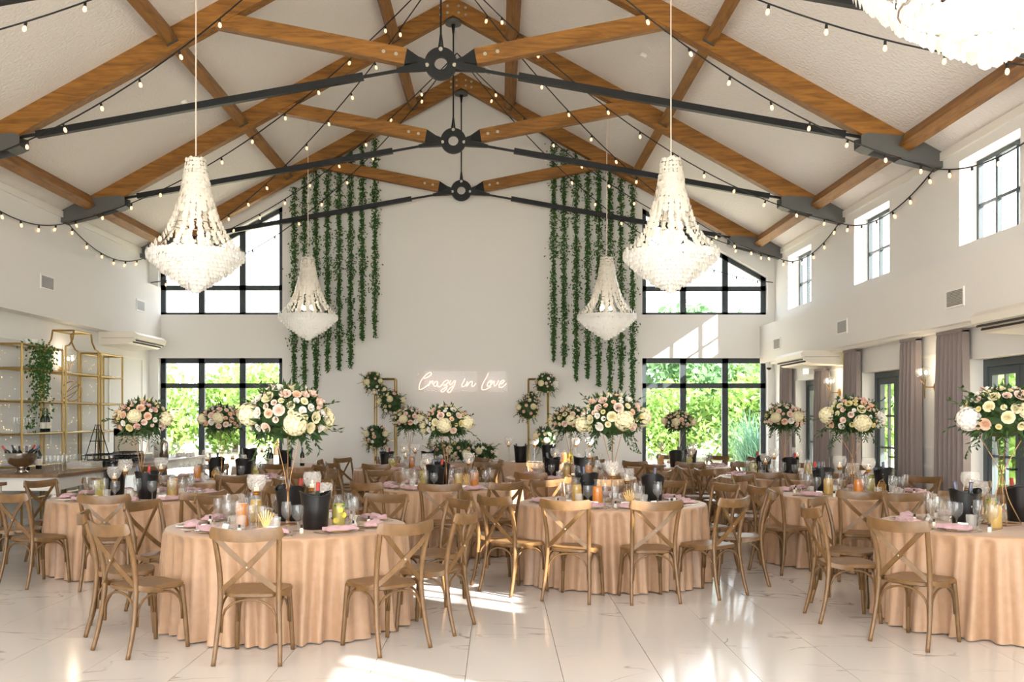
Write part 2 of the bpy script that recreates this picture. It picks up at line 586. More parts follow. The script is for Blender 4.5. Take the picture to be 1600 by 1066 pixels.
# ------------------------------------------------------------------ windows of the far wall
def bars_window(name, label, x0, x1, z0, ztop, mull, trans, thick=0.1):
    root = ob(name, None, None, ((x0 + x1) / 2, YF + 0.2, z0))
    root['kind'] = 'structure'; root['label'] = label
    ox, oz = (x0 + x1) / 2, z0
    ya, yb = -0.04, 0.04
    t = thick
    zt = ztop if callable(ztop) else (lambda x: ztop)
    def P(poly, nm='window_frame'):
        part(nm, MB().prism([(x - ox, z - oz) for x, z in poly], ya, yb), 'frame_dark', root)
    P([(x0, z0), (x0 + t, z0), (x0 + t, zt(x0 + t)), (x0, zt(x0))])
    P([(x1 - t, z0), (x1, z0), (x1, zt(x1)), (x1 - t, zt(x1 - t))])
    P([(x0, zt(x0) - t), (x1, zt(x1) - t), (x1, zt(x1)), (x0, zt(x0))])
    P([(x0, z0), (x1, z0), (x1, z0 + t * 0.6), (x0, z0 + t * 0.6)])
    P([(x0, trans - t / 2), (x1, trans - t / 2), (x1, trans + t / 2), (x0, trans + t / 2)], 'transom')
    for m_ in mull:
        P([(m_ - t * .6, z0), (m_ + t * .6, z0), (m_ + t * .6, zt(m_ + t * .6)), (m_ - t * .6, zt(m_ - t * .6))], 'mullion')
    xs = [x0] + list(mull) + [x1]
    for a, b in zip(xs[:-1], xs[1:]):
        part('pane', MB().prism([(a - ox, 0), (b - ox, 0), (b - ox, trans - oz), (a - ox, trans - oz)], -0.004, 0.004), 'glass_pane', root)
        part('pane', MB().prism([(a - ox, trans - oz), (b - ox, trans - oz), (b - ox, zt(b) - oz), (a - ox, zt(a) - oz)], -0.004, 0.004), 'glass_pane', root)
zt_low = 1.6 + (652 - 603) / F * 20.2
bars_window('window_1', 'tall dark framed window beside the bar', LW[0], LW[1], 0.02, WT, (-6.0, -5.17), zt_low)
bars_window('window_2', 'tall dark framed window on garden with pampas grass', RW[0], RW[1], 0.02, WT, (3.75, 4.6), zt_low)
bars_window('window_3', 'slant topped window above the bar side window', LW[0], LW[1], SB, ztop_l, (-6.0, -5.17), 4.22)
bars_window('window_4', 'slant topped window above the pampas grass window', RW[0], RW[1], SB, ztop_r, (3.75, 4.6), 4.2)
# clerestory windows of the right wall
for i, (a, b) in enumerate(CLER):
    root = ob('window_%d' % (5 + i), None, None, (XR + 0.24, (a + b) / 2, CZ0))
    root['kind'] = 'structure'
    w, h = (b - a) / 2, CZ1 - CZ0
    t = 0.05
    fr = MB().box(-.03, .03, -w, w, 0, t).box(-.03, .03, -w, w, h - t, h).box(-.03, .03, -w, -w + t, t, h - t).box(-.03, .03, w - t, w, t, h - t)
    part('window_frame', fr, 'frame_dark', root)
    for q in (-1, 1):
        part('mullion', MB().box(-.025, .025, q * w / 3 - .025, q * w / 3 + .025, t, h - t), 'frame_dark', root)
    part('transom', MB().box(-.022, .022, -w + t, w - t, h * .47 - .018, h * .47 + .018), 'frame_dark', root)
    for q in (-1, 0, 1):
        for z0_, z1_ in ((t, h * .47), (h * .47, h - t)):
            part('pane', MB().box(-.004, .004, q * 2 * w / 3 - w / 3, q * 2 * w / 3 + w / 3, z0_, z1_), 'glass_pane', root)
# garden doors of the right wall
for i, (a, b) in enumerate(DOORS):
    root = ob('door_%d' % (i + 1), None, None, (XR + 0.24, (a + b) / 2, 0))
    root['kind'] = 'structure'
    root['label'] = 'grey framed double garden door'
    w = (b - a) / 2
    t = 0.09
    part('door_frame', MB().box(-.05, .05, -w, w, DZ - t, DZ).box(-.05, .05, -w, -w + t, 0, DZ - t).box(-.05, .05, w - t, w, 0, DZ - t), 'frame_door', root)
    for s in (-1, 1):
        y0_, y1_ = sorted((s * 0.004, s * (w - t - 0.004)))
        lf = MB().box(-.035, .035, y0_, y1_, 0.01, 0.2).box(-.035, .035, y0_, y1_, DZ - t - .1, DZ - t - .006)
        lf.box(-.035, .035, y0_, y0_ + .09, .2, DZ - t - .1).box(-.035, .035, y1_ - .09, y1_, .2, DZ - t - .1)
        leaf = part('leaf', lf, 'frame_door', root)
        mid = (y0_ + y1_) / 2
        part('glazing_bar', MB().box(-.02, .02, mid - .014, mid + .014, .2, DZ - t - .1), 'frame_door', leaf)
        zs = [.2 + (DZ - t - .3) * q / 4 for q in range(5)]
        for z in zs[1:-1]:
            part('glazing_bar', MB().box(-.02, .02, y0_ + .09, y1_ - .09, z - .014, z + .014), 'frame_door', leaf)
        part('pane', MB().box(-.004, .004, y0_ + .09, y1_ - .09, .2, DZ - t - .1), 'glass_pane', leaf)
        if s == 1:
            part('handle', MB().tube([(-.04, .05, 1.02), (-.09, .05, 1.02), (-.09, .17, 1.02)], .011, 6), 'black_plastic', leaf, smooth=True)

# ------------------------------------------------------------------ outside
struct('ground_outside', MB().add([(-120, -60, -.16), (140, -60, -.16), (140, 220, -.16), (-120, 220, -.16)], [(0, 1, 2, 3)]), 'lawn')
bpy.data.objects['ground_outside']['kind'] = 'structure'
bpy.data.objects['ground_outside']['label'] = 'pale sunlit ground outside'
def leaf_cloud(n, blobs, size, seed):
    r = random.Random(seed)
    mb = MB()
    for _ in range(n):
        cx, cy, cz, rad = r.choice(blobs)
        d = Vector((r.gauss(0, 1), r.gauss(0, 1), r.gauss(0, 1))).normalized() * rad * (r.random() ** 0.45)
        c = Vector((cx, cy, cz)) + Vector((d.x, d.y, d.z * 0.85))
        a = Vector((r.gauss(0, 1), r.gauss(0, 1), r.gauss(0, 1))).normalized()
        b = a.cross(Vector((r.gauss(0, 1), r.gauss(0, 1), r.gauss(0, 1)))).normalized()
        s = size * r.uniform(0.6, 1.3)
        mb.add([c - a * s, c + b * s * .45, c + a * s, c - b * s * .45], [(0, 1, 2, 3)])
    return mb
def tree_proto(seed, h, wid, n, m_, size):
    r = random.Random(seed)
    blobs = []
    for _ in range(16):
        blobs.append((r.uniform(-wid, wid) * .6, r.uniform(-wid, wid) * .6, h * r.uniform(.22, .92), wid * r.uniform(.3, .5)))
    return leaf_cloud(n, blobs, size, seed).mesh('crown', m_)
crowns = [tree_proto(11, 5.2, 3.4, 5200, 'tree_leaf', .2), tree_proto(12, 6.5, 3.6, 5600, 'tree_leaf_dark', .2), tree_proto(13, 3.4, 2.6, 3600, 'tree_leaf', .17)]
trunk = MB().tube([(0, 0, -.2), (.08, .02, 1.2), (0, .1, 3.0)], .14, 8, [1, .8, .45]).mesh('trunk', 'bark', True)
TREES = [  # x, y, kind, scale, label
    (-16.5, 47, 2, 1.25, 'pale bushy shrub beyond the bar side window, outermost'), (-13.2, 50, 2, 1.2, 'pale bushy shrub beyond the bar side window, second from the outside'),
    (-10.2, 46, 2, 1.15, 'pale bushy shrub beyond the bar side window, third from the outside'), (-14.6, 55, 0, .62, 'slim garden tree rising behind the shrubs beyond the bar side window'),
    (-8.0, 54, 0, .66, 'round garden tree beyond the inner edge of the bar side window'),
    (8.2, 46, 1, 1.12, 'tall garden tree beyond the inner edge of the pampas grass window'), (12.0, 47, 0, .9, 'light green tree in the middle of the pampas grass window'),
    (15.8, 46, 1, .95, 'dark green tree beyond the outer edge of the pampas grass window'), (10.2, 40, 2, .95, 'low light green bush in front of the garden trees'),
    (13.6, 39, 2, 1.0, 'low yellow green bush in front of the dark garden tree'), (7.4, 41, 2, .9, 'low bush under the tall garden tree'),
    (12.5, 25.0, 2, .95, 'leafy bush outside the garden door nearest the pampas grass'), (14.5, 29.5, 0, .8, 'garden tree outside the middle garden door'),
    (11.5, 21.0, 2, .8, 'leafy bush outside the middle garden door'), (11.4, 17.3, 2, .85, 'leafy bush outside the garden door with the wide curtain'),
    (15.0, 23.5, 0, .75, 'garden tree behind the bushes outside the side doors')]
for x, y, kd, s, lab in TREES:
    t = thing('garden_tree' if kd < 2 else 'garden_bush', lab, 'tree' if kd < 2 else 'bush', (x, y, -.16), rnd.uniform(0, 6), 'trees and bushes outside')
    t.scale = (s, s, s)
    ob('crown', crowns[kd], t)
    ob('trunk', trunk, t)
# terrace pillars seen through the side doors
for i, y in enumerate((13.2, 16.7, 20.2)):
    tag(part('terrace_pillar', MB().box(-.16, .16, -.16, .16, 0, 2.9).box(-.22, .22, -.22, .22, 0, .2).box(-.22, .22, -.22, .22, 2.7, 2.9), 'trim_white', None, loc=(7.6, y, -.16)),
        ['white square terrace pillar outside the garden door with the wide curtain', 'white square terrace pillar outside the middle garden door', 'white square terrace pillar at the corner of the building'][i], 'pillar', 'terrace pillars')
tag(part('terrace_roof', MB().prism([(5.9, 3.18), (8.3, 2.86), (8.3, 2.74), (5.9, 3.06)], 0, 20.6).box(7.55, 7.75, 0, 20.6, 2.62, 2.83), 'trim_white', None, loc=(0, 0, 0)),
    'white lean-to terrace roof outside the garden doors', 'roof')
pg = MB()
r = random.Random(5)
for _ in range(520):
    a = r.uniform(0, 2 * PI); l = r.uniform(.9, 1.75); sp = r.uniform(.1, .75)
    p0 = Vector((r.gauss(0, .12), r.gauss(0, .12), 0))
    pts = [p0 + Vector((math.cos(a) * sp * t * t * l, math.sin(a) * sp * t * t * l, l * (t - .42 * sp * t * t * t))) for t in (0, .3, .6, .85, 1)]
    w = .014
    sd = Vector((-math.sin(a), math.cos(a), 0)) * w
    v = []
    for q, p in enumerate(pts):
        v += [p - sd * (1 - q * .2), p + sd * (1 - q * .2)]
    pg.add(v, [(2 * q, 2 * q + 1, 2 * q + 3, 2 * q + 2) for q in range(4)])
tag(part('pampas_grass', pg, 'pampas', None, loc=(6.25, 24.0, -.16), scale=1.25), 'blue green clump of pampas grass outside the corner window', 'grass plant')

# ------------------------------------------------------------------ roof trusses
TY = [9.05, 12.57, 16.08, 19.6]
RZ_ = 6.06
def make_truss():
    t = thing('roof_truss', 'x', 'truss')
    rd, rw = 0.30, 0.17     # rafter depth (vertical) and width
    hwL, hwR = RIDGE - XL, XR - RIDGE
    for s, e in ((-1, hwL), (1, hwR)):
        # rafter as prism in xz, local x measured from the ridge
        mb = MB().prism([(0, ZR), (s * (e - .28), ZR - SL * (e - .28)), (s * (e - .42), ZR - SL * (e - .42) - rd), (0, ZR - rd)][::s], -rw / 2, rw / 2)
        raf = part('rafter', mb, 'beam', t)
        for q in (0.09, 0.2):
            for z in (-.13, -.24):
                part('bolt', MB().lathe([(.022, 0), (.022, .012)], 8, cap1=True).xf(Matrix.Translation((s * q, -rw / 2, ZR + z - SL * q * .5)) @ Matrix.Rotation(PI / 2, 4, 'X')), 'bolt', raf)
        # collar strut from the ring to the rafter
        a = Vector((s * .44, 0, 6.135)); b = Vector((s * 2.9, 0, 6.62))
        st = part('strut', MB().bar(a, b, .15, .2), 'beam', t)
        d = (b - a).normalized()
        for q in (.12, .28):
            p = a + d * q
            part('bolt', MB().lathe([(.024, 0), (.024, .012)], 8, cap1=True).xf(Matrix.Translation((p.x, -.075, p.z)) @ Matrix.Rotation(PI / 2, 4, 'X')), 'bolt', st)
        # tapered steel shoe between strut and ring
        part('strut_shoe', MB().sweep([a, a + Vector((-s * .15, 0, -.022)), Vector((s * .19, 0, 6.085))], [(-.07, -.1), (.07, -.1), (.07, .1), (-.07, .1)], scale=[1, .36, .26]), 'steel_black', t)
        # tie rod
        c0 = Vector((s * .19, 0, 6.03)); c1 = Vector((s * .42, 0, 5.995)); c2 = Vector((s * .98, 0, 5.90)); c3 = Vector((s * (e - 1.18), 0, 5.165)); c4 = Vector((s * (e - .95), 0, 5.13))
        tr = part('tie_rod', MB().bar(c1, c4, .03, .035), 'steel_black', t)
        part('tie_rod_sleeve', MB().bar(c2, c3, .08, .085), 'steel_black', tr)
        part('clevis', MB().sweep([c0, c0.lerp(c1, .4), c1 + (c1 - c0) * .6], [(-.05, -.06), (.05, -.06), (.05, .06), (-.05, .06)], scale=[.9, .8, .4]), 'steel_black', tr)
        # wall bracket: two cheek plates, top and partial soffit
        xi, xo = s * (e - 1.02), s * e
        side = [(xi, 5.13), (xi, 5.0), (xi + s * .08, 4.96), (xo, 4.72), (xo, 4.99), (xo - s * .16, 5.08), (xi + s * .1, 5.155)]
        br = MB()
        for yy in (-.13, .115):
            br.prism(side if s < 0 else side[::-1], yy, yy + .015)
        br.bar((xi + s * .1, 0, 5.147), (xo - s * .16, 0, 5.072), .24, .016)
        br.bar((xo - s * .16, 0, 5.072), (xo, 0, 4.985), .24, .016)
        br.bar((xi + s * .5, 0, 4.845), (xo, 0, 4.728), .24, .014)
        br.bar((xi, 0, 5.0), (xi + s * .16, 0, 4.94), .24, .014)
        part('bracket', br, 'steel_grey', t)
    ring = MB()
    for (rad, yy) in ():
        pass
    n = 36
    v, f = [], []
    for yy in (-.03, .03):
        for rad in (.082, .206):
            for q in range(n):
                a_ = 2 * PI * q / n
                v.append((rad * math.cos(a_), yy, RZ_ + rad * math.sin(a_)))
    for q in range(n):
        p = (q + 1) % n
        f += [(q, p, n + p, n + q), (2 * n + p, 2 * n + q, 3 * n + q, 3 * n + p), (n + q, n + p, 3 * n + p, 3 * n + q), (p, q, 2 * n + q, 2 * n + p)]
    rg = part('ring_plate', ring.add(v, f), 'steel_black', t)
    for ang in (90, 188, 352):
        a_ = math.radians(ang)
        part('bolt', MB().lathe([(.026, 0), (.026, .014)], 8, cap1=True).xf(Matrix.Translation((.175 * math.cos(a_), -.03, RZ_ + .175 * math.sin(a_))) @ Matrix.Rotation(PI / 2, 4, 'X')), 'bolt', rg)
    part('hanger_rod', MB().tube([(0, 0, RZ_ + .17), (0, 0, RZ_ + .36), (0, 0, RZ_ + .38), (0, 0, 7.78), (0, 0, 7.8), (0, 0, 8.0)], .018, 8, [2.3, .9, .7, .7, .9, 2.2]), 'steel_black', t, smooth=True)
    part('apex_plate', MB().lathe([(.13, 0), (.13, .02), (.12, .06)], 20, (0, 0, ZR - .42), cap1=True).xf(Matrix.Identity(4)), 'steel_grey', t)
    return t
TL_ = ['timber roof truss nearest the large near chandelier, before the others', 'timber roof truss between the near chandeliers and the second truss ring',
       'timber roof truss with steel ring, second from the gable wall', 'timber roof truss with steel ring, right against the gable wall']
TL_[0] = 'timber roof truss farthest from the gable wall'
TL_[1] = 'timber roof truss third from the gable wall, behind the near chandeliers'
tr0 = make_truss()
for i, y in enumerate(TY):
    t = tr0 if i == 0 else copy_tree(tr0)
    t.location = (RIDGE, y, 0)
    t['label'] = TL_[i]
    t['group'] = 'timber roof trusses'
ys = [5.5] + TY
PUR = [(-1.0, 'bar side upper'), (1.0, 'door side upper'), (-3.45, 'bar side middle'), (3.45, 'door side middle'), (-5.88, 'bar side eaves'), (5.88, 'door side eaves')]
pm = {}
for i in range(4):
    for off, nm in PUR:
        ln = ys[i + 1] - ys[i] - .17
        key = (round(ln, 3), off < 0)
        if key not in pm:
            mb = MB().box(-ln / 2, ln / 2, -.075, .075, -.19, .0)
            pm[key] = mb.mesh('purlin', 'beam')
        p = ob('purlin', pm[key], None, (RIDGE + off, (ys[i] + ys[i + 1]) / 2, roof(RIDGE + off) - .005), rot=(0, math.atan(SL) * (1 if off > 0 else -1), 0))
        p.rotation_mode = 'XYZ'
        p.matrix_world = Matrix.Translation(p.location) @ Matrix.Rotation(math.atan(SL) * (1 if off > 0 else -1), 4, 'Y') @ Matrix.Rotation(PI / 2, 4, 'Z')
        bay = ['in front of the first truss', 'between first and second truss', 'between second and third truss', 'between third and last truss'][i]
        tag(p, 'timber purlin on the %s line %s' % (nm, bay), 'beam', 'roof purlins')
        j = part('joist_hanger', MB().box(ln / 2 - .05, ln / 2 + .004, -.08, .08, -.198, -.02), 'steel_grey', p)

# ------------------------------------------------------------------ chandeliers
CH_H = 1.4
def ch_r(t):
    """radius at height fraction from the top (0) to the bottom (1)"""
    P = [(0, .107), (.22, .152), (.44, .24), (.55, .31), (.62, .39), (.68, .48), (.705, .51), (.74, .505), (.84, .36), (.93, .19), (.98, .07), (1, .02)]
    for (a, ra), (b, rb) in zip(P[:-1], P[1:]):
        if a <= t <= b:
            return ra + (rb - ra) * (t - a) / (b - a)
    return .02
def shell_pos(seed=3):
    r = random.Random(seed)
    up, low = [], []
    z = 0.0
    rows = 24
    for i in range(rows):
        t = .70 * i / (rows - 1)
        rr = ch_r(t)
        n = 22 if t > .2 else 18
        for q in range(n):
            if t > .42 and q % 4 == 3: continue
            a = 2 * PI * (q + r.uniform(-.12, .12)) / n
            up.append((rr, a, CH_H * (1 - t) + r.uniform(-.008, .008), .031 if t > .1 else .024, r.uniform(-.3, .3)))
    rows = 12
    for i in range(rows):
        t = .715 + .275 * i / (rows - 1)
        rr = ch_r(t)
        n = max(5, int(2 * PI * rr / .047))
        for q in range(n):
            a = 2 * PI * (q + .5 * (i % 2) + r.uniform(-.15, .15)) / n
            low.append((rr, a, CH_H * (1 - t) + r.uniform(-.006, .006), .03, r.uniform(-.3, .3)))
    return up, low
def disc(rad, n=8):
    mb = MB()
    v = [(0, .006, 0)] + [(rad * math.cos(2 * PI * q / n), 0, rad * math.sin(2 * PI * q / n)) for q in range(n)]
    return v, [(0, 1 + q, 1 + (q + 1) % n) for q in range(n)]
def shell_mtx(rr, a, z, tw):
    # disc faces outwards at angle a, hanging, twisted a little
    return Matrix.Translation((rr * math.cos(a), rr * math.sin(a), z)) @ Matrix.Rotation(a - PI / 2 + tw, 4, 'Z')
UP, LOW = shell_pos()
def shells_mesh(items, m_):
    mb = MB()
    for rr, a, z, rad, tw in items:
        v, f = disc(rad)
        mt = shell_mtx(rr, a, z, tw)
        mb.add([mt @ Vector(p) for p in v], f)
    return mb.mesh('shells', m_)
me_up, me_low = shells_mesh(UP, 'shell_warm'), shells_mesh(LOW, 'shell')
hoops = MB()
for t in (0.0, .25, .5, .705, .85):
    rr = ch_r(t) - .012
    hoops.tube([(rr * math.cos(2 * PI * q / 28), rr * math.sin(2 * PI * q / 28), CH_H * (1 - t) + .012) for q in range(28)], .005, 5, closed=True)
for q in range(6):
    a = 2 * PI * q / 6
    hoops.tube([((ch_r(t) - .012) * math.cos(a), (ch_r(t) - .012) * math.sin(a), CH_H * (1 - t)) for t in (0, .15, .3, .44, .55, .62, .705)], .004, 5)
me_hoop = hoops.mesh('frame', 'silver', True)
me_bulb = MB().ball((0, 0, 0), .035, 10, 6, 1.3).mesh('bulb', 'bulb_bright', True)
one = disc(.031)
me_one = [MB().add(*one).mesh('shell_disc', 'shell'), MB().add(*one).mesh('shell_disc', 'shell_warm')]
def chandelier(x, y, z0, label, singles=False):
    t = thing('chandelier', label, 'chandelier', (x, y, z0), 0, 'shell disc chandeliers')
    ob('frame', me_hoop, t)
    if not singles:
        o = ob('upper_strands', me_up, t); o['kind'] = 'stuff'
        o = ob('lower_basket', me_low, t); o['kind'] = 'stuff'
    else:
        o = ob('upper_strands', me_up, t); o['kind'] = 'stuff'
        items = sorted(LOW, key=lambda i: i[2])
        for q, (rr, a, z, rad, tw) in enumerate(items[:290]):
            ob('shell_disc', me_one[q % 5 == 0], t, (rr * math.cos(a), rr * math.sin(a), z), a - PI / 2 + tw)
        if len(items) > 290:
            o = ob('lower_basket', shells_mesh(items[290:], 'shell'), t); o['kind'] = 'stuff'
    cz = roof(x) - z0
    part('suspension_cord', MB().tube([(0, 0, CH_H - .02), (0, 0, cz)], .007, 6), 'cord_white', t)
    part('hook', MB().tube([(0, 0, CH_H - .02), (0, 0, CH_H + .05)], .014, 6), 'steel_grey', t)
    part('ceiling_rose', MB().lathe([(.05, 0), (.05, .03)], 14, (0, 0, cz - .04), cap1=True), 'cord_white', t)
    for q in range(4):
        a = PI / 4 + q * PI / 2
        ob('bulb', me_bulb, t, (.11 * math.cos(a), .11 * math.sin(a), .55))
    ld = bpy.data.lights.new('chandelier_light', 'POINT')
    ld.energy = 2.5
    ld.color = (1.0, 0.94, 0.86)
    ld.shadow_soft_size = .12
    lo = bpy.data.objects.new('chandelier_light', ld)
    COL.objects.link(lo)
    lo.parent = t
    lo.location = (0, 0, .5)
    return t
chandelier(-3.23, 10.65, 2.94, 'shell disc chandelier hanging over the bar side tables')
chandelier(1.85, 10.65, 2.94, 'shell disc chandelier hanging over the sunlit middle table')
chandelier(-3.28, 17.2, 2.94, 'shell disc chandelier in front of the bar side ivy strands')
chandelier(1.88, 17.2, 2.94, 'shell disc chandelier in front of the door side ivy strands')
chandelier(1.86, 3.75, 2.94, 'shell disc chandelier hanging farthest from the gable wall', True)

# ------------------------------------------------------------------ string lights
sock_me = MB().lathe([(.008, .0), (.016, -.012), (.017, -.05), (.0135, -.055)], 8, cap0=True, cap1=True).mesh('socket', 'cable_black', True)
blb_me = MB().lathe([(.012, -.052), (.022, -.075), (.024, -.095), (.017, -.115), (.003, -.124)], 10, cap0=False, cap1=True).mesh('bulb', 'bulb_warm', True)
def string(a, b, sag, label, phase=.3):
    a, b = Vector(a), Vector(b)
    n = 26
    L_ = (b - a).length
    pts = [a.lerp(b, q / n) + Vector((0, 0, -4 * sag * (q / n) * (1 - q / n))) for q in range(n + 1)]
    t = thing('string_light', label, 'string light', tuple(a), 0, 'festoon string lights')
    part('cable', MB().tube([p - a for p in pts], .009, 5), 'cable_black', t)
    cnt = int(L_ / .58)
    for q in range(cnt):
        u = (q + phase) / cnt
        p = a.lerp(b, u) + Vector((0, 0, -4 * sag * u * (1 - u))) - a
        bo = ob('bulb', blb_me, t, tuple(p), rot=(rnd.uniform(-.25, .25), rnd.uniform(-.35, .35), 0), scale=.9)
        ob('socket', sock_me, bo)
RP = [(RIDGE, 7.0, 8.0), (RIDGE, 10.5, 8.0), (RIDGE, 14.0, 8.0), (RIDGE, 17.5, 8.0)]
def Bk(i, s):
    return ((XL + .05) if s < 0 else (XR - .05), TY[i], 4.74)
RUNS = [(0, 0), (1, 0), (1, 1), (2, 2), (2, 3), (3, 3)]
ON = ['first', 'second', 'third', 'fourth']
for s, sd in ((-1, 'bar'), (1, 'door')):
    for ri, bi in RUNS:
        span = (Vector(RP[ri]) - Vector(Bk(bi, s))).length
        string(RP[ri], Bk(bi, s), .085 * span, 'festoon lights from %s ridge point to %s truss bracket, %s side' % (ON[ri], ON[bi], sd), rnd.uniform(.2, .8))
    string(RP[3], ((XL + .05) if s < 0 else (XR - .05), 19.95, 4.3), .9, 'festoon lights from fourth ridge point to gable wall corner, %s side' % sd)
    for q in range(3):
        string(Bk(q, s), Bk(q + 1, s), .28, 'festoon lights along the %s wall between %s and %s truss' % (sd, ON[q], ON[q + 1]))

# ------------------------------------------------------------------ ivy strands on the gable wall
def ivy(x_px, top_px, bot_px, label, seed):
    r = random.Random(seed)
    D = 19.84
    a, b = at(x_px, top_px, D), at(x_px, bot_px, D)
    ln = a.z - b.z
    t = thing('ivy_strand', label, 'ivy', (a.x, D, a.z), 0, 'ivy strands on the gable wall')
    mb = MB()
    n = int(ln * 430)
    ph = r.uniform(0, 6)
    for _ in range(n):
        u = r.random() ** .92
        w = (.029 + .009 * math.sin(ph + u * 17) + .009 * math.sin(ph * 2 + u * 41)) * (1.0 if u < .8 else 1.0 - (u - .8) * 3.2)
        c = Vector((r.gauss(0, w), r.gauss(0, .04) - .02, -u * ln + r.uniform(-.03, .03)))
        if r.random() < .08: c.x *= 2.2
        c.y = min(c.y, .04)
        d = Vector((r.gauss(0, .7), r.gauss(-.25, .5), r.gauss(-.45, .7))).normalized()
        e = d.cross(Vector((r.gauss(0, .4), 1, r.gauss(0, .4)))).normalized()
        s = r.uniform(.017, .031)
        nn = d.cross(e) * s * .25
        mb.add([c, c + d * s + e * s * .5 + nn, c + d * s * 2, c + d * s - e * s * .5 + nn], [(0, 1, 2), (0, 2, 3)])
    o = part('leaves', mb, 'leaf_ivy', t); o['kind'] = 'stuff'
    pts = [(.012 * math.sin(q * 1.3 + ph), 0, -ln * q / 14) for q in range(15)]
    part('stem', MB().tube(pts, .006, 4), 'leaf_dark', t)
IV_L = [(460, 292, 600), (476, 272, 602), (494, 264, 608), (512, 252, 580), (530, 243, 577), (548, 235, 572), (566, 226, 532), (586, 214, 526)]
IV_R = [(865, 222, 562), (881, 231, 570), (900, 239, 592), (918, 248, 590), (935, 256, 602), (953, 262, 622), (970, 270, 608), (988, 286, 626)]
ORD = ['outermost', 'second', 'third', 'fourth', 'fifth', 'sixth', 'seventh', 'innermost']
for i, (x, a, b) in enumerate(IV_L):
    ivy(x, a, b, 'hanging ivy strand, %s from the bar side window' % ORD[i], 100 + i)
for i, (x, a, b) in enumerate(IV_R):
    ivy(x, a, b, 'hanging ivy strand, %s from the pampas grass window' % ORD[7 - i], 200 + i)

# ------------------------------------------------------------------ neon sign
ST = [[(205, 300), (240, 292), (285, 268), (318, 238), (312, 214), (285, 215), (235, 250), (180, 315), (148, 380), (138, 430), (150, 460), (185, 452), (240, 418), (290, 378)],
      [(303, 335), (290, 370), (277, 412), (292, 380), (318, 345), (343, 333), (335, 360), (340, 380)],
      [(412, 348), (385, 345), (360, 370), (358, 402), (380, 412), (405, 385), (415, 350), (410, 388), (418, 416), (445, 418), (475, 392), (505, 350), (540, 326), (568, 330), (570, 355), (535, 383), (505, 398), (538, 400), (548, 425), (528, 462), (490, 495), (462, 490), (472, 465), (510, 440), (560, 412)],
      [(605, 325), (585, 365), (592, 390), (622, 375), (655, 335), (672, 335), (660, 385), (630, 450), (590, 500), (560, 495), (566, 466), (610, 430), (640, 410)],
      [(812, 300), (798, 335), (772, 382), (768, 412), (790, 418), (828, 390), (850, 348), (838, 410), (868, 372), (900, 345), (924, 350), (915, 390), (925, 415), (950, 402), (974, 370)],
      [(1158, 225), (1125, 290), (1080, 370), (1060, 430), (1070, 462), (1110, 463), (1160, 440), (1196, 418)],
      [(1192, 326), (1155, 362), (1142, 402), (1165, 413), (1200, 385), (1212, 345), (1190, 325), (1182, 348), (1216, 362), (1244, 332), (1240, 372), (1250, 412), (1276, 388), (1300, 348), (1304, 325)],
      [(1322, 382), (1365, 365), (1390, 336), (1370, 325), (1335, 350), (1315, 395), (1325, 428), (1366, 424), (1420, 374)]]
ND = 19.9
sc_ = at(725, 597, ND)
ns = thing('neon_sign', 'glowing pink neon sign reading Crazy in Love on clear panel', 'neon sign', tuple(sc_))
for s_ in ST:
    pts = [at(640 + cx / 9.41, 560 + cy / 9.41, ND - .05) - sc_ for cx, cy in s_]
    part('neon_tube', MB().tube(crom(pts, 5), .0085, 6, up=(0, 1, 0)), 'neon', ns, smooth=True)
a, b = at(651, 580, ND) - sc_, at(793, 612.5, ND) - sc_
part('acrylic_panel', MB().box(a.x, b.x, -.02, -.01, b.z, a.z), 'acrylic', ns)
for px, py in ((653.5, 585), (723, 585), (788, 585.5), (653.5, 610), (723, 610), (788, 609.5)):
    p = at(px, py, ND) - sc_
    part('standoff', MB().lathe([(.012, 0), (.012, .12)], 8, cap1=True).xf(Matrix.Translation((p.x, .09, p.z)) @ Matrix.Rotation(PI / 2, 4, 'X')), 'bolt', ns)

# ------------------------------------------------------------------ ducts: grilles, air conditioners, curtains, lamps
def grille(x, y, z, s, label, w=.46, h=.22):
    t = thing('vent_grille', label, 'vent', (x, y, z), 0, 'vent grilles')
    part('frame', MB().box(0, s * .015, -w / 2, w / 2, -h / 2, -h / 2 + .025).box(0, s * .015, -w / 2, w / 2, h / 2 - .025, h / 2).box(0, s * .015, -w / 2, -w / 2 + .025, -h / 2 + .025, h / 2 - .025).box(0, s * .015, w / 2 - .025, w / 2, -h / 2 + .025, h / 2 - .025), 'trim_white', t)
    part('backing', MB().box(0, s * .004, -w / 2 + .02, w / 2 - .02, -h / 2 + .02, h / 2 - .02), 'dark_slot', t)
    for q in range(9):
        z_ = -h / 2 + .035 + q * (h - .06) / 9
        part('slat', MB().box(s * .004, s * .012, -w / 2 + .025, w / 2 - .025, z_, z_ + .012), 'grille', t)
grille(-6.77, 14.95, 3.62, 1, 'white vent grille high on the bar side duct, away from the gable wall')
grille(-6.77, 18.85, 3.36 + .35, 1, 'white vent grille on the bar side duct next to the gable wall')
grille(5.26, 11.45, 2.97, -1, 'white vent grille on the door side duct above the wide curtain')
grille(5.26, 15.2, 2.98, -1, 'white vent grille on the middle of the door side duct')
grille(5.26, 18.75, 2.98, -1, 'white vent grille on the door side duct next to the gable wall')
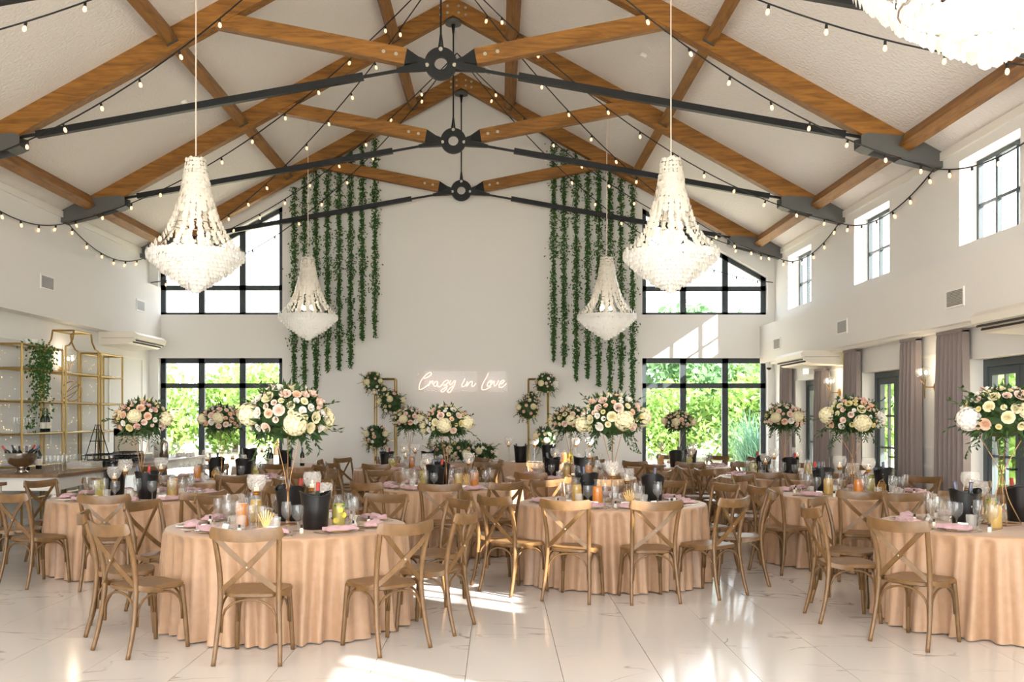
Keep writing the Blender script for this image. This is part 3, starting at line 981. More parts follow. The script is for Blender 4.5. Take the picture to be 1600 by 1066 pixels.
def ac(xw, s, y0_, y1_, zt, label):
    t = thing('air_conditioner', label, 'air conditioner', (xw, y0_, zt), 0, 'ceiling air conditioners')
    L_ = y1_ - y0_
    prof = [(0, 0), (s * .62, 0), (s * .68, -.05), (s * .66, -.12), (s * .52, -.21), (0, -.235)]
    part('body', MB().prism(prof if s < 0 else prof[::-1], 0, L_), 'ac_white', t)
    for q in (.25, .6):
        a = Vector((s * (.665 - .14 * q), 0, -.122 - .09 * q))
        part('louvre', MB().bar(a + Vector((s * .004, .06, 0)), a + Vector((s * .004, L_ - .06, 0)), .012, .03, up=(s * .55, 0, -.8)), 'dark_slot', t)
    part('seam', MB().box(s * .05, s * .62, -.003, 0, -.11, -.106) if s > 0 else MB().box(s * .62, s * .05, -.003, 0, -.11, -.106), 'dark_slot', t)
ac(XL, 1, 17.45, 19.0, 3.1, 'white ceiling air conditioner above the gold bar shelf')
ac(XR, -1, 16.05, 17.6, 2.68, 'white ceiling air conditioner beside the garden window corner')
ac(XR, -1, 8.9, 10.3, 2.68, 'white ceiling air conditioner beside the wide grey curtain')
def curtain(y0_, y1_, label, flare=1.0, seed=0, zc=2.62):
    r = random.Random(seed)
    nf = max(3, int((y1_ - y0_) / .105))
    n = nf * 8
    zs = [zc, zc - .08, 1.8, .9, .04]
    t = thing('curtain', label, 'curtain', (5.43, (y0_ + y1_) / 2, 0), 0, 'grey curtains by the garden doors')
    mb = MB()
    w = (y1_ - y0_)
    rows = []
    for q, z in enumerate(zs):
        am = [.018, .03, .04, .045, .05][q]
        sp = [1.0, 1.0, 1.0, 1.04, 1.1][q] * (1 if q < 2 else flare)
        row = []
        for i in range(n + 1):
            u = i / n
            row.append((-.0 + am * math.sin(2 * PI * nf * u + .5 * math.sin(5 * u + seed)), (u - .5) * w * sp, z))
        for i in range(n, -1, -1):
            u = i / n
            row.append((.07, (u - .5) * w * sp, z))
        rows.append(row)
    k_ = len(rows[0])
    v = [p for row in rows for p in row]
    f = []
    for q in range(len(zs) - 1):
        for i in range(k_):
            j = (i + 1) % k_
            f.append((q * k_ + i, q * k_ + j, (q + 1) * k_ + j, (q + 1) * k_ + i))
    part('fabric', mb.add(v, f), 'curtain', t, smooth=True, angle=50)
    part('heading_tape', MB().box(-.02, .07, -w / 2, w / 2, zc - .02, zc + .02), 'curtain', t)
curtain(18.62, 19.12, 'grey curtain at the garden door, nearest the gable wall', seed=1)
curtain(16.55, 17.05, 'grey curtain on the lamp side of the garden door beside the gable wall', seed=2, zc=2.4)
curtain(15.1, 15.62, 'grey curtain of the middle garden door, on its gable wall side', seed=3)
curtain(12.92, 13.42, 'grey curtain of the middle garden door, on its far side from the gable wall', 1.05, seed=4)
curtain(11.62, 12.3, 'wide grey curtain of the garden door farthest from the gable wall', 1.08, seed=5)
struct('trim_40', MB().box(5.36, 5.5, YB, 19.6, 2.64, 2.68), 'trim_white', label='curtain rail')
def sconce(x, y, z, s, label):
    t = thing('wall_lamp', label, 'lamp', (x, y, z), 0, 'two-globe wall lamps')
    part('backplate', MB().lathe([(.065, 0), (.065, .012), (.05, .022)], 18, cap1=True).xf(Matrix.Rotation(s * PI / 2, 4, 'Y')), 'gold', t, smooth=True, angle=40)
    part('arm', MB().tube([(0, 0, 0), (s * .15, 0, 0), (s * .15, 0, .0)], .008, 6).tube([(s * .15, 0, -.14), (s * .15, 0, .05)], .008, 6), 'gold', t)
    for q in (-1, 1):
        part('branch', MB().tube([(s * .15, 0, .03), (s * .17, q * .08, .1), (s * .17, q * .08, .13)], .007, 6), 'gold', t)
        part('globe', MB().ball((s * .17, q * .08, .19), .068, 14, 8), 'glass_clear', t, smooth=True)
        part('bulb', MB().ball((s * .17, q * .08, .18), .02, 8, 5, 1.4), 'bulb_bright', t, smooth=True)
    ld = bpy.data.lights.new('lamp_light', 'POINT')
    ld.energy = 4.5; ld.color = (1.0, .8, .55); ld.shadow_soft_size = .05
    lo = bpy.data.objects.new('lamp_light', ld); COL.objects.link(lo); lo.parent = t; lo.location = (s * .22, 0, .2)
sconce(XR, 12.62, 1.98, -1, 'gold wall lamp with two glass globes beside the wide curtain')
sconce(XR, 16.2, 2.0, -1, 'gold wall lamp with two glass globes beside the exit sign door')
sconce(XL, 15.9, 2.35, 1, 'gold wall lamp with glass globes behind the gold bar shelf')
t = thing('exit_sign', 'small lit exit sign above the garden door beside the gable wall', 'sign', (XR - .05, 17.75, 2.45))
part('housing', MB().box(-.02, .05, -.16, .16, -.09, .09), 'trim_white', t)
part('lit_face', MB().box(-.026, -.02, -.145, .145, -.075, .075), 'exit_green', t)
tag(part('yellow_sign', MB().box(-.008, .0, -.09, .09, -.09, .09), 'sign_yellow', None, loc=(XR - .075, 15.75, 2.52)), 'small yellow square notice on the wall by the curtain', 'sign')
t = thing('security_camera', 'small white dome security camera under the duct by the gable wall', 'camera', (5.36, 19.7, 2.68))
part('mount', MB().lathe([(.06, -.1), (.065, -.06), (.065, 0)], 14, cap1=True), 'trim_white', t, smooth=True, angle=40)
part('dome', MB().ball((0, 0, -.1), .05, 12, 6), 'black_plastic', t, smooth=True)
# smoke detectors and ceiling grilles
for i, (x, y) in enumerate(((-4.4, 8.2), (-3.9, 11.8), (-4.6, 14.6), (2.1, 14.3), (3.3, 10.6), (3.2, 7.2))):
    sg = -1 if x < RIDGE else 1
    o = part('smoke_detector', MB().lathe([(.03, -.05), (.05, -.045), (.058, 0)], 14, cap1=False), 'white_ceramic', None, True, 40, loc=(x, y, roof(x)), rot=(0, sg * math.atan(SL), 0))
    tag(o, ['white smoke detector on the bar side slope before the first truss', 'white smoke detector on the bar side slope before the second truss', 'white smoke detector on the bar side slope between second and third truss',
            'white smoke detector on the door side slope between second and third truss', 'white smoke detector on the door side slope between first and second truss', 'white smoke detector on the door side slope before the first truss'][i], 'detector', 'ceiling smoke detectors')
for i, y in enumerate((14.9, 18.6)):
    x = RIDGE + .42
    t = thing('ceiling_grille', ['white ceiling grille by the ridge between second and third truss', 'white ceiling grille by the ridge next to the last truss'][i], 'vent', (x, y, roof(x) - .012), 0, 'ceiling grilles')
    t.rotation_euler = (0, math.atan(SL), 0)
    part('frame', MB().box(-.2, .2, -.2, -.17, -.01, .02).box(-.2, .2, .17, .2, -.01, .02).box(-.2, -.17, -.17, .17, -.01, .02).box(.17, .2, -.17, .17, -.01, .02), 'trim_white', t)
    for q in range(7):
        part('slat', MB().box(-.17, .17, -.15 + q * .045, -.13 + q * .045, -.005, .01), 'grille', t)

# ------------------------------------------------------------------ gold shelf and bar
def frame_tube(pts, r=.016):
    mb = MB()
    for a, b in zip(pts[:-1], pts[1:]):
        mb.bar(a, b, r * 2, r * 2, up=(0, 0, 1) if abs(Vector(b) - Vector(a)).z < .01 else (1, 0, 0)) if False else mb.tube([a, b], r, 4)
    return mb
SX0, SX1 = -6.93, -6.6     # back and front of the shelf
sh = thing('gold_shelf_unit', 'gold metal display shelf in three sections behind the bar', 'shelf', (0, 0, 0))
SEC = [(13.8, 15.1, 2.62), (15.2, 16.45, 2.68), (16.55, 17.5, 2.66)]
for si, (a, b, zt) in enumerate(SEC):
    for x in (SX0, SX1):
        for y in (a, b):
            part('post', MB().tube([(x, y, 0), (x, y, zt)], .017, 4), 'gold_dull', sh)
    for z in (.45, .9, 1.36, 1.82, 2.28):
        rail = MB()
        for p, q in (((SX0, a), (SX0, b)), ((SX1, a), (SX1, b)), ((SX0, a), (SX1, a)), ((SX0, b), (SX1, b))):
            rail.tube([(p[0], p[1], z), (q[0], q[1], z)], .014, 4)
        part('shelf_rail', rail, 'gold_dull', sh)
        part('glass_shelf', MB().box(SX0 + .01, SX1 - .01, a + .02, b - .02, z + .014, z + .022), 'glass_shelf', sh)
    top = MB()
    if si != 1:
        for p, q in (((SX0, a), (SX0, b)), ((SX1, a), (SX1, b)), ((SX0, a), (SX1, a)), ((SX0, b), (SX1, b))):
            top.tube([(p[0], p[1], zt), (q[0], q[1], zt)], .015, 4)
    else:
        yi0, yi1 = a + .3, b - .3
        for x in (SX0, SX1):
            for y_, yi in ((a, yi0), (b, yi1)):
                top.tube([(x, y_, zt), (x, y_ + (yi - y_) * .45, zt + .03), (x, y_ + (yi - y_) * .85, zt + .13), (x, yi, zt + .27)], .015, 4)
            top.tube([(x, yi0, zt + .27), (x, yi1, zt + .27)], .015, 4)
        for yi in (yi0, yi1):
            top.tube([(SX0, yi, zt + .27), (SX1, yi, zt + .27)], .015, 4)
    part('top_rail', top, 'gold_dull', sh)
fy = MB()
r = random.Random(9)
for _ in range(190):
    y = r.uniform(13.9, 17.4); z = r.uniform(.8, 2.55)
    fy.ball((XL + .03, y, z), .005, 5, 3)
o = tag(part('fairy_lights', fy, 'fairy', None), 'curtain of tiny warm fairy lights on the wall behind the shelf', 'fairy lights'); o['kind'] = 'stuff'
# ivy trailing off the shelf
t = thing('trailing_plant', 'green trailing plant hanging off the top of the gold shelf', 'plant', (-6.72, 14.35, 2.62))
r = random.Random(21)
mb = MB()
for _ in range(900):
    st_ = r.choice([0, 1, 2, 3, 4, 5]); u = r.random()
    ln = [1.25, .9, .5, .75, 1.05, .35][st_]
    c = Vector((r.gauss(0.04, .05) + .1 * (u > .1), -.25 + st_ * .1 + r.gauss(0, .045), -u * ln + .05 + r.gauss(0, .03)))
    d = Vector((r.gauss(0, .6), r.gauss(0, .6), r.gauss(-.4, .6))).normalized(); e = d.orthogonal().normalized()
    s_ = r.uniform(.02, .035)
    mb.add([c, c + d * s_ + e * s_ * .5, c + d * s_ * 2, c + d * s_ - e * s_ * .5], [(0, 1, 2, 3)])
o = part('leaves', mb, 'leaf_ivy', t); o['kind'] = 'stuff'
part('pot', MB().lathe([(.07, 0), (.1, .1), (.095, .1)], 14), 'white_ceramic', t, True, 40)
# bar tables
def bar_table(name, x0, x1, y0_, y1_, zt, label):
    t = thing(name, label, 'table', ((x0 + x1) / 2, (y0_ + y1_) / 2, 0))
    wx, wy = (x1 - x0) / 2, (y1_ - y0_) / 2
    part('tabletop', MB().box(-wx, wx, -wy, wy, zt - .035, zt), 'bar_top', t)
    for s in (-1, 1):
        ap = MB()
        # apron with a shallow shaped lower edge
        n = 24
        v = []
        for q in range(n + 1):
            y_ = -wy + .1 + (2 * wy - .2) * q / n
            dip = .17 - .05 * min(1, 4 * min(q / n, 1 - q / n))
            v += [(s * (wx - .06), y_, zt - .035), (s * (wx - .06), y_, zt - .035 - dip), (s * (wx - .085), y_, zt - .035), (s * (wx - .085), y_, zt - .035 - dip)]
        f = []
        for q in range(n):
            i = q * 4
            f += [(i, i + 1, i + 5, i + 4), (i + 2, i + 6, i + 7, i + 3), (i + 1, i + 3, i + 7, i + 5)]
        part('apron', ap.add(v, f), 'trim_white', t)
        part('apron', MB().box(-wx + .08, wx - .08, s * (wy - .085) - .0125, s * (wy - .085) + .0125, zt - .2, zt - .035), 'trim_white', t)
    nl = max(2, int((y1_ - y0_) / 2.1) + 1)
    leg = MB().box(-.05, .05, -.05, .05, zt - .24, zt - .035).lathe([(.03, 0), (.035, .1), (.028, .14), (.045, .4), (.05, .52), (.034, .58), (.048, .61), (.034, .65), (.046, zt - .24)], 12, cap1=True)
    lm = leg.mesh('leg', 'trim_white')
    for q in range(nl):
        y_ = -wy + .1 + (2 * wy - .2) * q / (nl - 1)
        for s in (-1, 1):
            ob('leg', lm, t, (s * (wx - .08), y_, 0))
    return t
bar_table('bar_table', -6.45, -5.35, 12.1, 18.4, .9, 'long white bar table with wooden top below the gold shelf')
bar_table('side_table', -6.6, -5.3, 9.3, 10.75, .9, 'short white table with wooden top at the end of the bar')

# ------------------------------------------------------------------ shared tableware meshes
def lm(name, prof, m_, seg=16, cap0=True, cap1=False, ang=50):
    return MB().lathe(prof, seg, cap0=cap0, cap1=cap1).mesh(name, m_, True, ang)
GOB = lm('goblet', [(.034, 0), (.034, .003), (.008, .009), (.0055, .02), (.006, .06), (.012, .072), (.033, .09), (.041, .115), (.042, .14), (.0385, .172)], 'glass_clear')
WINE = lm('wine_glass', [(.031, 0), (.031, .003), (.006, .009), (.0045, .03), (.0045, .085), (.02, .096), (.032, .12), (.034, .15), (.029, .2)], 'glass_clear')
TUMB = lm('tumbler', [(.03, 0), (.032, .01), (.037, .09)], 'glass_crystal')
FLUTE = lm('flute_glass', [(.026, 0), (.026, .003), (.005, .008), (.004, .08), (.016, .1), (.024, .15), (.022, .215)], 'glass_clear')
PLATE = lm('charger_plate', [(.07, 0), (.075, .004), (.125, .012), (.128, .015), (.124, .0145), (.072, .007), (.001, .006)], 'glass_crystal', 24)
RIMG = MB().tube([(.127 * math.cos(2 * PI * q / 28), .127 * math.sin(2 * PI * q / 28), .015) for q in range(28)], .0022, 4, closed=True).mesh('gold_rim', 'gold')
def napkin_mesh(seed):
    r = random.Random(seed)
    mb = MB()
    nx, ny = 10, 5
    v, f = [], []
    for sgn in (0, 1):
        for i in range(nx + 1):
            for j in range(ny + 1):
                x = (i / nx - .5) * .24; y = (j / ny - .5) * .1
                z = (.030 + .012 * math.sin(i * .9 + seed) * math.cos(j * 1.1) + .006 * math.sin(j * 2.3 + i)) if sgn else .002 + .002 * math.sin(i + j)
                if i in (0, nx) or j in (0, ny): z = z if sgn == 0 else z * .82
                v.append((x + .006 * math.sin(j * 2 + seed), y + .004 * math.sin(i * 1.7), z))
    W_ = ny + 1; T_ = (nx + 1) * W_
    for i in range(nx):
        for j in range(ny):
            a = i * W_ + j
            f += [(a, a + 1, a + W_ + 1, a + W_), (T_ + a, T_ + a + W_, T_ + a + W_ + 1, T_ + a + 1)]
    for i in range(nx):
        a = i * W_; f.append((a, a + W_, T_ + a + W_, T_ + a))
        a = i * W_ + ny; f.append((a + W_, a, T_ + a, T_ + a + W_))
    for j in range(ny):
        f.append((j + 1, j, T_ + j, T_ + j + 1))
        a = nx * W_ + j; f.append((a, a + 1, T_ + a + 1, T_ + a))
    return mb.add(v, f).mesh('napkin', 'napkin', True, 60)
NAPS = [napkin_mesh(s) for s in (1, 2, 3)]
FORK = MB().bar((0, -.09, .004), (0, .03, .004), .008, .004).box(-.012, .012, .03, .045, .002, .006).box(-.012, -.008, .045, .09, .003, .007).box(-.002, .002, .045, .09, .003, .007).box(.008, .012, .045, .09, .003, .007).mesh('fork', 'silver')
KNIFE = MB().bar((0, -.1, .005), (0, 0, .005), .011, .007).add([(-.008, 0, .003), (.008, 0, .003), (.009, .09, .003), (0, .115, .003), (-.006, .09, .003), (-.008, 0, .006), (.008, 0, .006), (.009, .09, .006), (0, .115, .006), (-.006, .09, .006)],
        [(4, 3, 2, 1, 0), (5, 6, 7, 8, 9), (0, 1, 6, 5), (1, 2, 7, 6), (2, 3, 8, 7), (3, 4, 9, 8), (4, 0, 5, 9)]).mesh('knife', 'silver')
CARD = MB().add([(-.04, -.02, 0), (.04, -.02, 0), (.04, 0, .05), (-.04, 0, .05), (-.04, .02, 0), (.04, .02, 0)], [(0, 1, 2, 3), (3, 2, 5, 4)]).mesh('name_card', 'paper')
# favour bottle: tiny dark capped bottle
FAV_B = lm('bottle_body', [(.014, 0), (.015, .004), (.015, .03), (.008, .04)], 'label_paper', 10)
FAV_C = MB().lathe([(.0085, .04), (.0085, .064)], 10, cap1=True).mesh('cap', 'black_plastic')
def bucket_parts(t):
    n = 24
    prof = [(.085, 0), (.088, .004), (.098, .14), (.112, .235), (.108, .235), (.095, .14), (.084, .02), (.001, .02)]
    mb = MB().lathe(prof, n)
    # raised lip on two sides
    mb.v = [(x, y, z + (.035 * (x / .112) ** 2 if z > .2 else 0)) for x, y, z in mb.v]
    part('body', mb, 'black_plastic', t, True, 50)
    part('rim_band', MB().tube([(.112 * math.cos(2 * PI * q / n), .112 * math.sin(2 * PI * q / n), .236 + .035 * math.cos(2 * PI * q / n) ** 2) for q in range(n)], .005, 5, closed=True), 'black_plastic', t, True)
BUCKET = thing('ice_bucket', 'x', 'bucket'); bucket_parts(BUCKET)
BOTTLE = thing('wine_bottle', 'x', 'bottle')
ob('body', lm('bottle_body', [(.036, 0), (.04, .006), (.04, .19), (.033, .215), (.016, .245), (.014, .26)], 'bottle_green'), BOTTLE)
ob('foil', lm('foil', [(.0155, .255), (.0155, .318), (.012, .322)], 'bottle_foil', 12, False, True), BOTTLE)
ob('label', lm('label', [(.0405, .05), (.0405, .14)], 'label_paper', 20, False), BOTTLE)
BOTTLE_R = thing('wine_bottle', 'x', 'bottle')
ob('body', BOTTLE.children[0].data, BOTTLE_R)
ob('foil', lm('foil', [(.0155, .255), (.0155, .318), (.012, .322)], 'bottle_foil_red', 12, False, True), BOTTLE_R)
ob('label', BOTTLE.children[2].data, BOTTLE_R)
cg = [(.045, 0), (.052, .006), (.053, .15), (.045, .185), (.03, .205), (.03, .225), (.042, .245)]
LEMON = thing('lemonade_carafe', 'x', 'carafe')
ob('glass_body', lm('glass_body', cg, 'glass_clear', 18), LEMON)
ob('drink', lm('drink', [(.048, .006), (.049, .15), (.042, .178), (.001, .178)], 'lemonade', 18), LEMON)
lsl = MB().lathe([(.022, 0), (.022, .006)], 12, cap1=True)
for q, (x, y, z, rx, rz) in enumerate(((.03, -.035, .09, 1.4, .3), (-.03, -.034, .05, 1.5, -.4), (.0, -.046, .13, 1.45, .0), (-.035, .02, .12, 1.3, 1.2))):
    ob('lemon_slice', lsl.mesh('lemon_slice', 'lemon') if q == 0 else LEMON.children[2].data, LEMON, (x, y, z), rot=(rx, 0, rz))
mn = MB()
r = random.Random(4)
for _ in range(26):
    a = r.uniform(0, 2 * PI); c = Vector((.048 * math.cos(a), .048 * math.sin(a), r.uniform(.05, .19)))
    d = Vector((r.gauss(0, 1), r.gauss(0, 1), r.gauss(0, 1))).normalized(); e = d.orthogonal()
    mn.add([c - d * .014, c + e * .009, c + d * .014, c - e * .009], [(0, 1, 2, 3)])
part('mint', mn, 'mint', LEMON)
def juice(name, m_):
    t = thing(name, 'x', 'carafe')
    ob('glass_body', lm('glass_body', cg, 'glass_clear', 18), t)
    ob('drink', lm('drink', [(.048, .006), (.049, .15), (.042, .178), (.001, .178)], m_, 18), t)
    return t
JUICE = juice('juice_carafe', 'juice')
PEACH = juice('juice_carafe', 'peach_juice')
def candle_holder(h):
    t = thing('candle_holder', 'x', 'candle holder')
    ob('stem', lm('stem', [(.045, 0), (.045, .005), (.012, .014), (.01, .03), (.013, h * .4), (.009, h * .5), (.012, h - .03), (.02, h)], 'glass_clear', 14, True, True), t)
    ob('gold_collar', lm('gold_collar', [(.026, h), (.03, h + .006), (.022, h + .012), (.03, h + .02), (.034, h + .028)], 'gold', 14, True, True), t)
    # beaded crystal bowl, faceted
    mb = MB()
    prof = [(.03, 0), (.055, .022), (.07, .058), (.073, .09), (.064, .128)]
    seg = 20
    v, f = [], []
    rows = 9
    for i in range(rows + 1):
        u = i / rows * (len(prof) - 1); a = int(min(u, len(prof) - 2)); w = u - a
        rr = prof[a][0] * (1 - w) + prof[a + 1][0] * w; z = prof[a][1] * (1 - w) + prof[a + 1][1] * w
        for q in range(seg):
            rb = rr * (1.035 if (q + i) % 2 else .965)
            v.append((rb * math.cos(2 * PI * q / seg), rb * math.sin(2 * PI * q / seg), z + h + .028))
    for i in range(rows):
        for q in range(seg):
            p = (q + 1) % seg
            f.append((i * seg + q, i * seg + p, (i + 1) * seg + p, (i + 1) * seg + q))
    part('crystal_bowl', mb.add(v, f), 'glass_crystal', t)
    cn = part('candle', MB().lathe([(.02, 0), (.02, .03)], 12, (0, 0, h + .03), cap1=True), 'candle_wax', t)
    part('flame', MB().lathe([(.001, 0), (.006, .008), (.004, .018), (.0005, .026)], 8, (0, 0, h + .064), False), 'flame', cn)
    return t
CANDLE_T, CANDLE_S = candle_holder(.25), candle_holder(.17)
SIGN = thing('table_sign', 'x', 'table sign')
part('base', MB().box(-.06, .06, -.03, .03, 0, .012), 'gold', SIGN)
part('frame', MB().tube([(-.055, 0, .012), (-.055, 0, .1), (-.03, 0, .15), (0, 0, .165), (.03, 0, .15), (.055, 0, .1), (.055, 0, .012)], .004, 5, up=(0, 1, 0)), 'gold', SIGN)
for q in range(-3, 4):
    a = q * .3
    part('blade', MB().bar((q * .004, 0, .015), (math.sin(a) * .1 * .75, 0, .02 + .125 * math.cos(a * .8)), .004, .009, up=(math.cos(a), 0, -math.sin(a))), 'gold', SIGN)

# ------------------------------------------------------------------ flowers
def rose_mesh(m_, R=1.0, seed=0):
    r = random.Random(seed)
    mb = MB()
    for ring, (cnt, rad, tilt, hgt) in enumerate(((3, .16, 1.5, .6), (4, .34, 1.2, .57), (5, .56, .85, .5), (5, .84, .4, .42))):
        for q in range(cnt):
            a = 2 * PI * (q + ring * .37 + r.uniform(-.08, .08)) / cnt
            wd = 2 * PI / cnt * .68
            v = []
            for i, t in enumerate((0, .5, 1)):
                for j in (-1, -.35, .35, 1):
                    aa = a + j * wd * (.45 + .55 * t) 
                    rr = rad * (.35 + .65 * t * math.cos(tilt * .55)) * (1 - .05 * abs(j))
                    zz = -.2 + hgt * (1.25 * t * math.sin(.5 + tilt * .62)) - (.06 if (t == 1 and abs(j) == 1) else 0) + (.0 if t < 1 else -.03 * ring)
                    v.append((rr * math.cos(aa) * R, rr * math.sin(aa) * R, zz * R))
            mb.add(v, [(i * 4 + j, i * 4 + j + 1, (i + 1) * 4 + j + 1, (i + 1) * 4 + j) for i in range(2) for j in range(3)])
    mb.lathe([(.02, -.3), (.4, -.22), (.55, -.02)], 10, cap0=False).v
    return mb.mesh('rose', m_, True)
def hydrangea_mesh(m_, seed=0):
    r = random.Random(seed)
    mb = MB()
    n = 70
    for q in range(n):
        z = 1 - 1.55 * (q + .5) / n
        rr = math.sqrt(max(0, 1 - z * z)); a = q * 2.39996
        d = Vector((rr * math.cos(a), rr * math.sin(a), z))
        c = d * r.uniform(.86, 1.0)
        e = d.orthogonal().normalized(); g = d.cross(e)
        ro = r.uniform(0, PI)
        e, g = e * math.cos(ro) + g * math.sin(ro), g * math.cos(ro) - e * math.sin(ro)
        s = r.uniform(.17, .24)
        mb.add([c, c + e * s + d * .05, c + (e + g) * s * .8 + d * .06, c + g * s + d * .05], [(0, 1, 2, 3)])
        mb.add([c, c - e * s + d * .05, c - (e + g) * s * .8 + d * .06, c - g * s + d * .05], [(0, 1, 2, 3)])
        mb.add([c, c + g * s + d * .05, c + (g - e) * s * .8 + d * .06, c - e * s + d * .05], [(0, 1, 2, 3)])
        mb.add([c, c - g * s + d * .05, c - (g - e) * s * .8 + d * .06, c + e * s + d * .05], [(0, 1, 2, 3)])
    mb.ball((0, 0, 0), .84, 12, 8)
    return mb.mesh('hydrangea', m_, False)
ROSES = {c: rose_mesh('fl_' + c, 1.0, i) for i, c in enumerate(('blush', 'peach', 'pink', 'white', 'cream', 'yellow'))}
HYD = {c: hydrangea_mesh('fl_' + c, i) for i, c in enumerate(('cream', 'white'))}
def orient(d, spin=0):
    return (Vector(d).to_track_quat('Z', 'Y').to_matrix().to_4x4() @ Matrix.Rotation(spin, 4, 'Z')).to_euler()
def leaf(mb, c, d, n_, ln, wd):
    d = Vector(d).normalized()
    e = d.cross(Vector(n_))
    if e.length < 1e-3: e = d.orthogonal()
    e.normalize(); u = e.cross(d) * ln * .08
    c = Vector(c)
    mb.add([c, c + d * ln * .45 + e * wd - u, c + d * ln, c + d * ln * .45 - e * wd - u, c + d * ln * .45 + u], [(0, 1, 4), (1, 2, 4), (2, 3, 4), (3, 0, 4)])
def sprig(mb, base, d, ln, nl, lw, r, droop=.0):
    d = Vector(d).normalized()
    pts = [Vector(base) + d * ln * t + Vector((0, 0, -droop * ln * t * t)) for t in (0, .35, .7, 1)]
    mb.tube(pts, .0022, 3)
    for q in range(nl):
        t = (q + .6) / nl
        p = Vector(base) + d * ln * t + Vector((0, 0, -droop * ln * t * t))
        sd = d.cross(Vector((r.gauss(0, .4), r.gauss(0, .4), 1))).normalized() * (1 if q % 2 else -1)
        leaf(mb, p, (d * .8 + sd + Vector((0, 0, -droop * .6))).normalized(), (0, 0, 1), lw * r.uniform(.8, 1.2), lw * .2)
def flower_ball(parent, seed, R=.3, squash=.74, n=46, full=False, center=(0, 0, 0), colors=None):
    """flowers and greenery around a centre; parts are put under parent"""
    r = random.Random(seed)
    cx, cy, cz = center
    fo = MB()
    for _ in range(int(260 * (R / .3))):
        z = r.uniform(-.75, 1); a = r.uniform(0, 2 * PI); q = math.sqrt(max(0, 1 - z * z))
        d = Vector((q * math.cos(a), q * math.sin(a), z))
        c = Vector((cx + d.x * R * .7, cy + d.y * R * .7, cz + d.z * R * squash * .7))
        leaf(fo, c, d + Vector((r.gauss(0, .5), r.gauss(0, .5), r.gauss(0, .5))), (r.gauss(0, 1), r.gauss(0, 1), 1), R * r.uniform(.28, .46), R * r.uniform(.05, .1))
    fo.ball((cx, cy, cz), R * .74, 14, 8, squash)
    part('foliage', fo, 'leaf_dark', parent)['kind'] = 'stuff'
    sp = MB()
    for q in range(13):
        a = 2 * PI * q / 13 + r.uniform(-.2, .2)
        el = r.choice([-.35, -.15, .1, .35, .7]) if cz > .3 else r.choice([.2, .4, .7])
        d = Vector((math.cos(a), math.sin(a), el))
        sprig(sp, (cx + d.x * R * .62, cy + d.y * R * .62, cz + el * R * .5), d, R * r.uniform(.5, .85), 9, R * .2, r, .3 if el < .2 else .05)
    for q in range(8 if cz > .3 else 0):
        a = 2 * PI * q / 8 + r.uniform(-.2, .2)
        sprig(sp, (cx + math.cos(a) * R * .55, cy + math.sin(a) * R * .55, cz - R * squash * .5), (math.cos(a) * .5, math.sin(a) * .5, -1), R * r.uniform(.4, .75), 10, R * .17, r, .1)
    part('greenery', sp, 'leaf_dark', parent)['kind'] = 'stuff'
    zmin = -.72 if full else -.42
    placed = []
    tries = 0
    cols = colors or ['blush', 'peach', 'pink', 'white', 'cream', 'white', 'blush', 'peach', 'yellow', 'blush', 'cream']
    while len(placed) < n and tries < 4000:
        tries += 1
        hyd = len(placed) < 4
        z = r.uniform(zmin, .98) if not hyd else r.uniform(-.3, .35)
        a = r.uniform(0, 2 * PI) if not hyd else 2 * PI * len(placed) / 4 + r.uniform(-.3, .3) + seed
        q = math.sqrt(max(0, 1 - z * z))
        d = Vector((q * math.cos(a), q * math.sin(a), z))
        s = R * (r.uniform(.24, .31) if hyd else r.choice([.1, .13, .15, .17, .19, .21]))
        c = Vector((d.x * R * .93, d.y * R * .93, d.z * R * squash * .98))
        if any((c - pc).length < (s + ps) * .74 for pc, ps in placed): continue
        placed.append((c, s))
        c = c + Vector(center)
        e = orient(d, r.uniform(0, 6))
        if hyd:
            ob('hydrangea', HYD['cream' if r.random() < .9 else 'white'], parent, tuple(c), rot=e, scale=s)
        else:
            ob('rose', ROSES[r.choice(cols)], parent, tuple(c), rot=e, scale=s)
def flower_stand(parent, style):
    hgt = .66
    if style == 0:      # hourglass of thin gold rods over a square base frame
        bs = MB()
        for a, b in (((-.1, -.1), (.1, -.1)), ((.1, -.1), (.1, .1)), ((.1, .1), (-.1, .1)), ((-.1, .1), (-.1, -.1))):
            bs.tube([(a[0], a[1], .006), (b[0], b[1], .006)], .006, 5)
        part('base', bs, 'copper', parent)
        for sx in (-1, 1):
            for sy in (-1, 1):
                part('rod', MB().tube(crom([(sx * .1, sy * .1, .006), (sx * .035, sy * .035, .2), (sx * .008, sy * .008, .36), (-sx * .04, -sy * .04, .5), (-sx * .12, -sy * .12, hgt + .05)], 4), .0036, 6), 'copper', parent, True)
    else:               # trumpet: slim column that opens into four rods
        part('base', MB().lathe([(.075, 0), (.075, .008), (.02, .016), (.014, .03)], 18, cap1=True), 'copper', parent, True, 40)
        part('column', MB().tube([(0, 0, .02), (0, 0, .3)], .009, 8), 'copper', parent, True)
        for q in range(4):
            a = PI / 4 + q * PI / 2
            part('rod', MB().tube(crom([(.008 * math.cos(a), .008 * math.sin(a), .26), (.03 * math.cos(a), .03 * math.sin(a), .42), (.1 * math.cos(a), .1 * math.sin(a), hgt + .05)], 4), .0035, 6), 'copper', parent, True)
FLP = []
for i, (seed, R, stl, n) in enumerate(((31, .315, 1, 86), (57, .29, 1, 74), (83, .30, 0, 80))):
    t = thing('flower_arrangement', 'x', 'flowers')
    flower_stand(t, stl)
    flower_ball(t, seed, R, .76, n, center=(0, 0, .84))
    FLP.append(t)

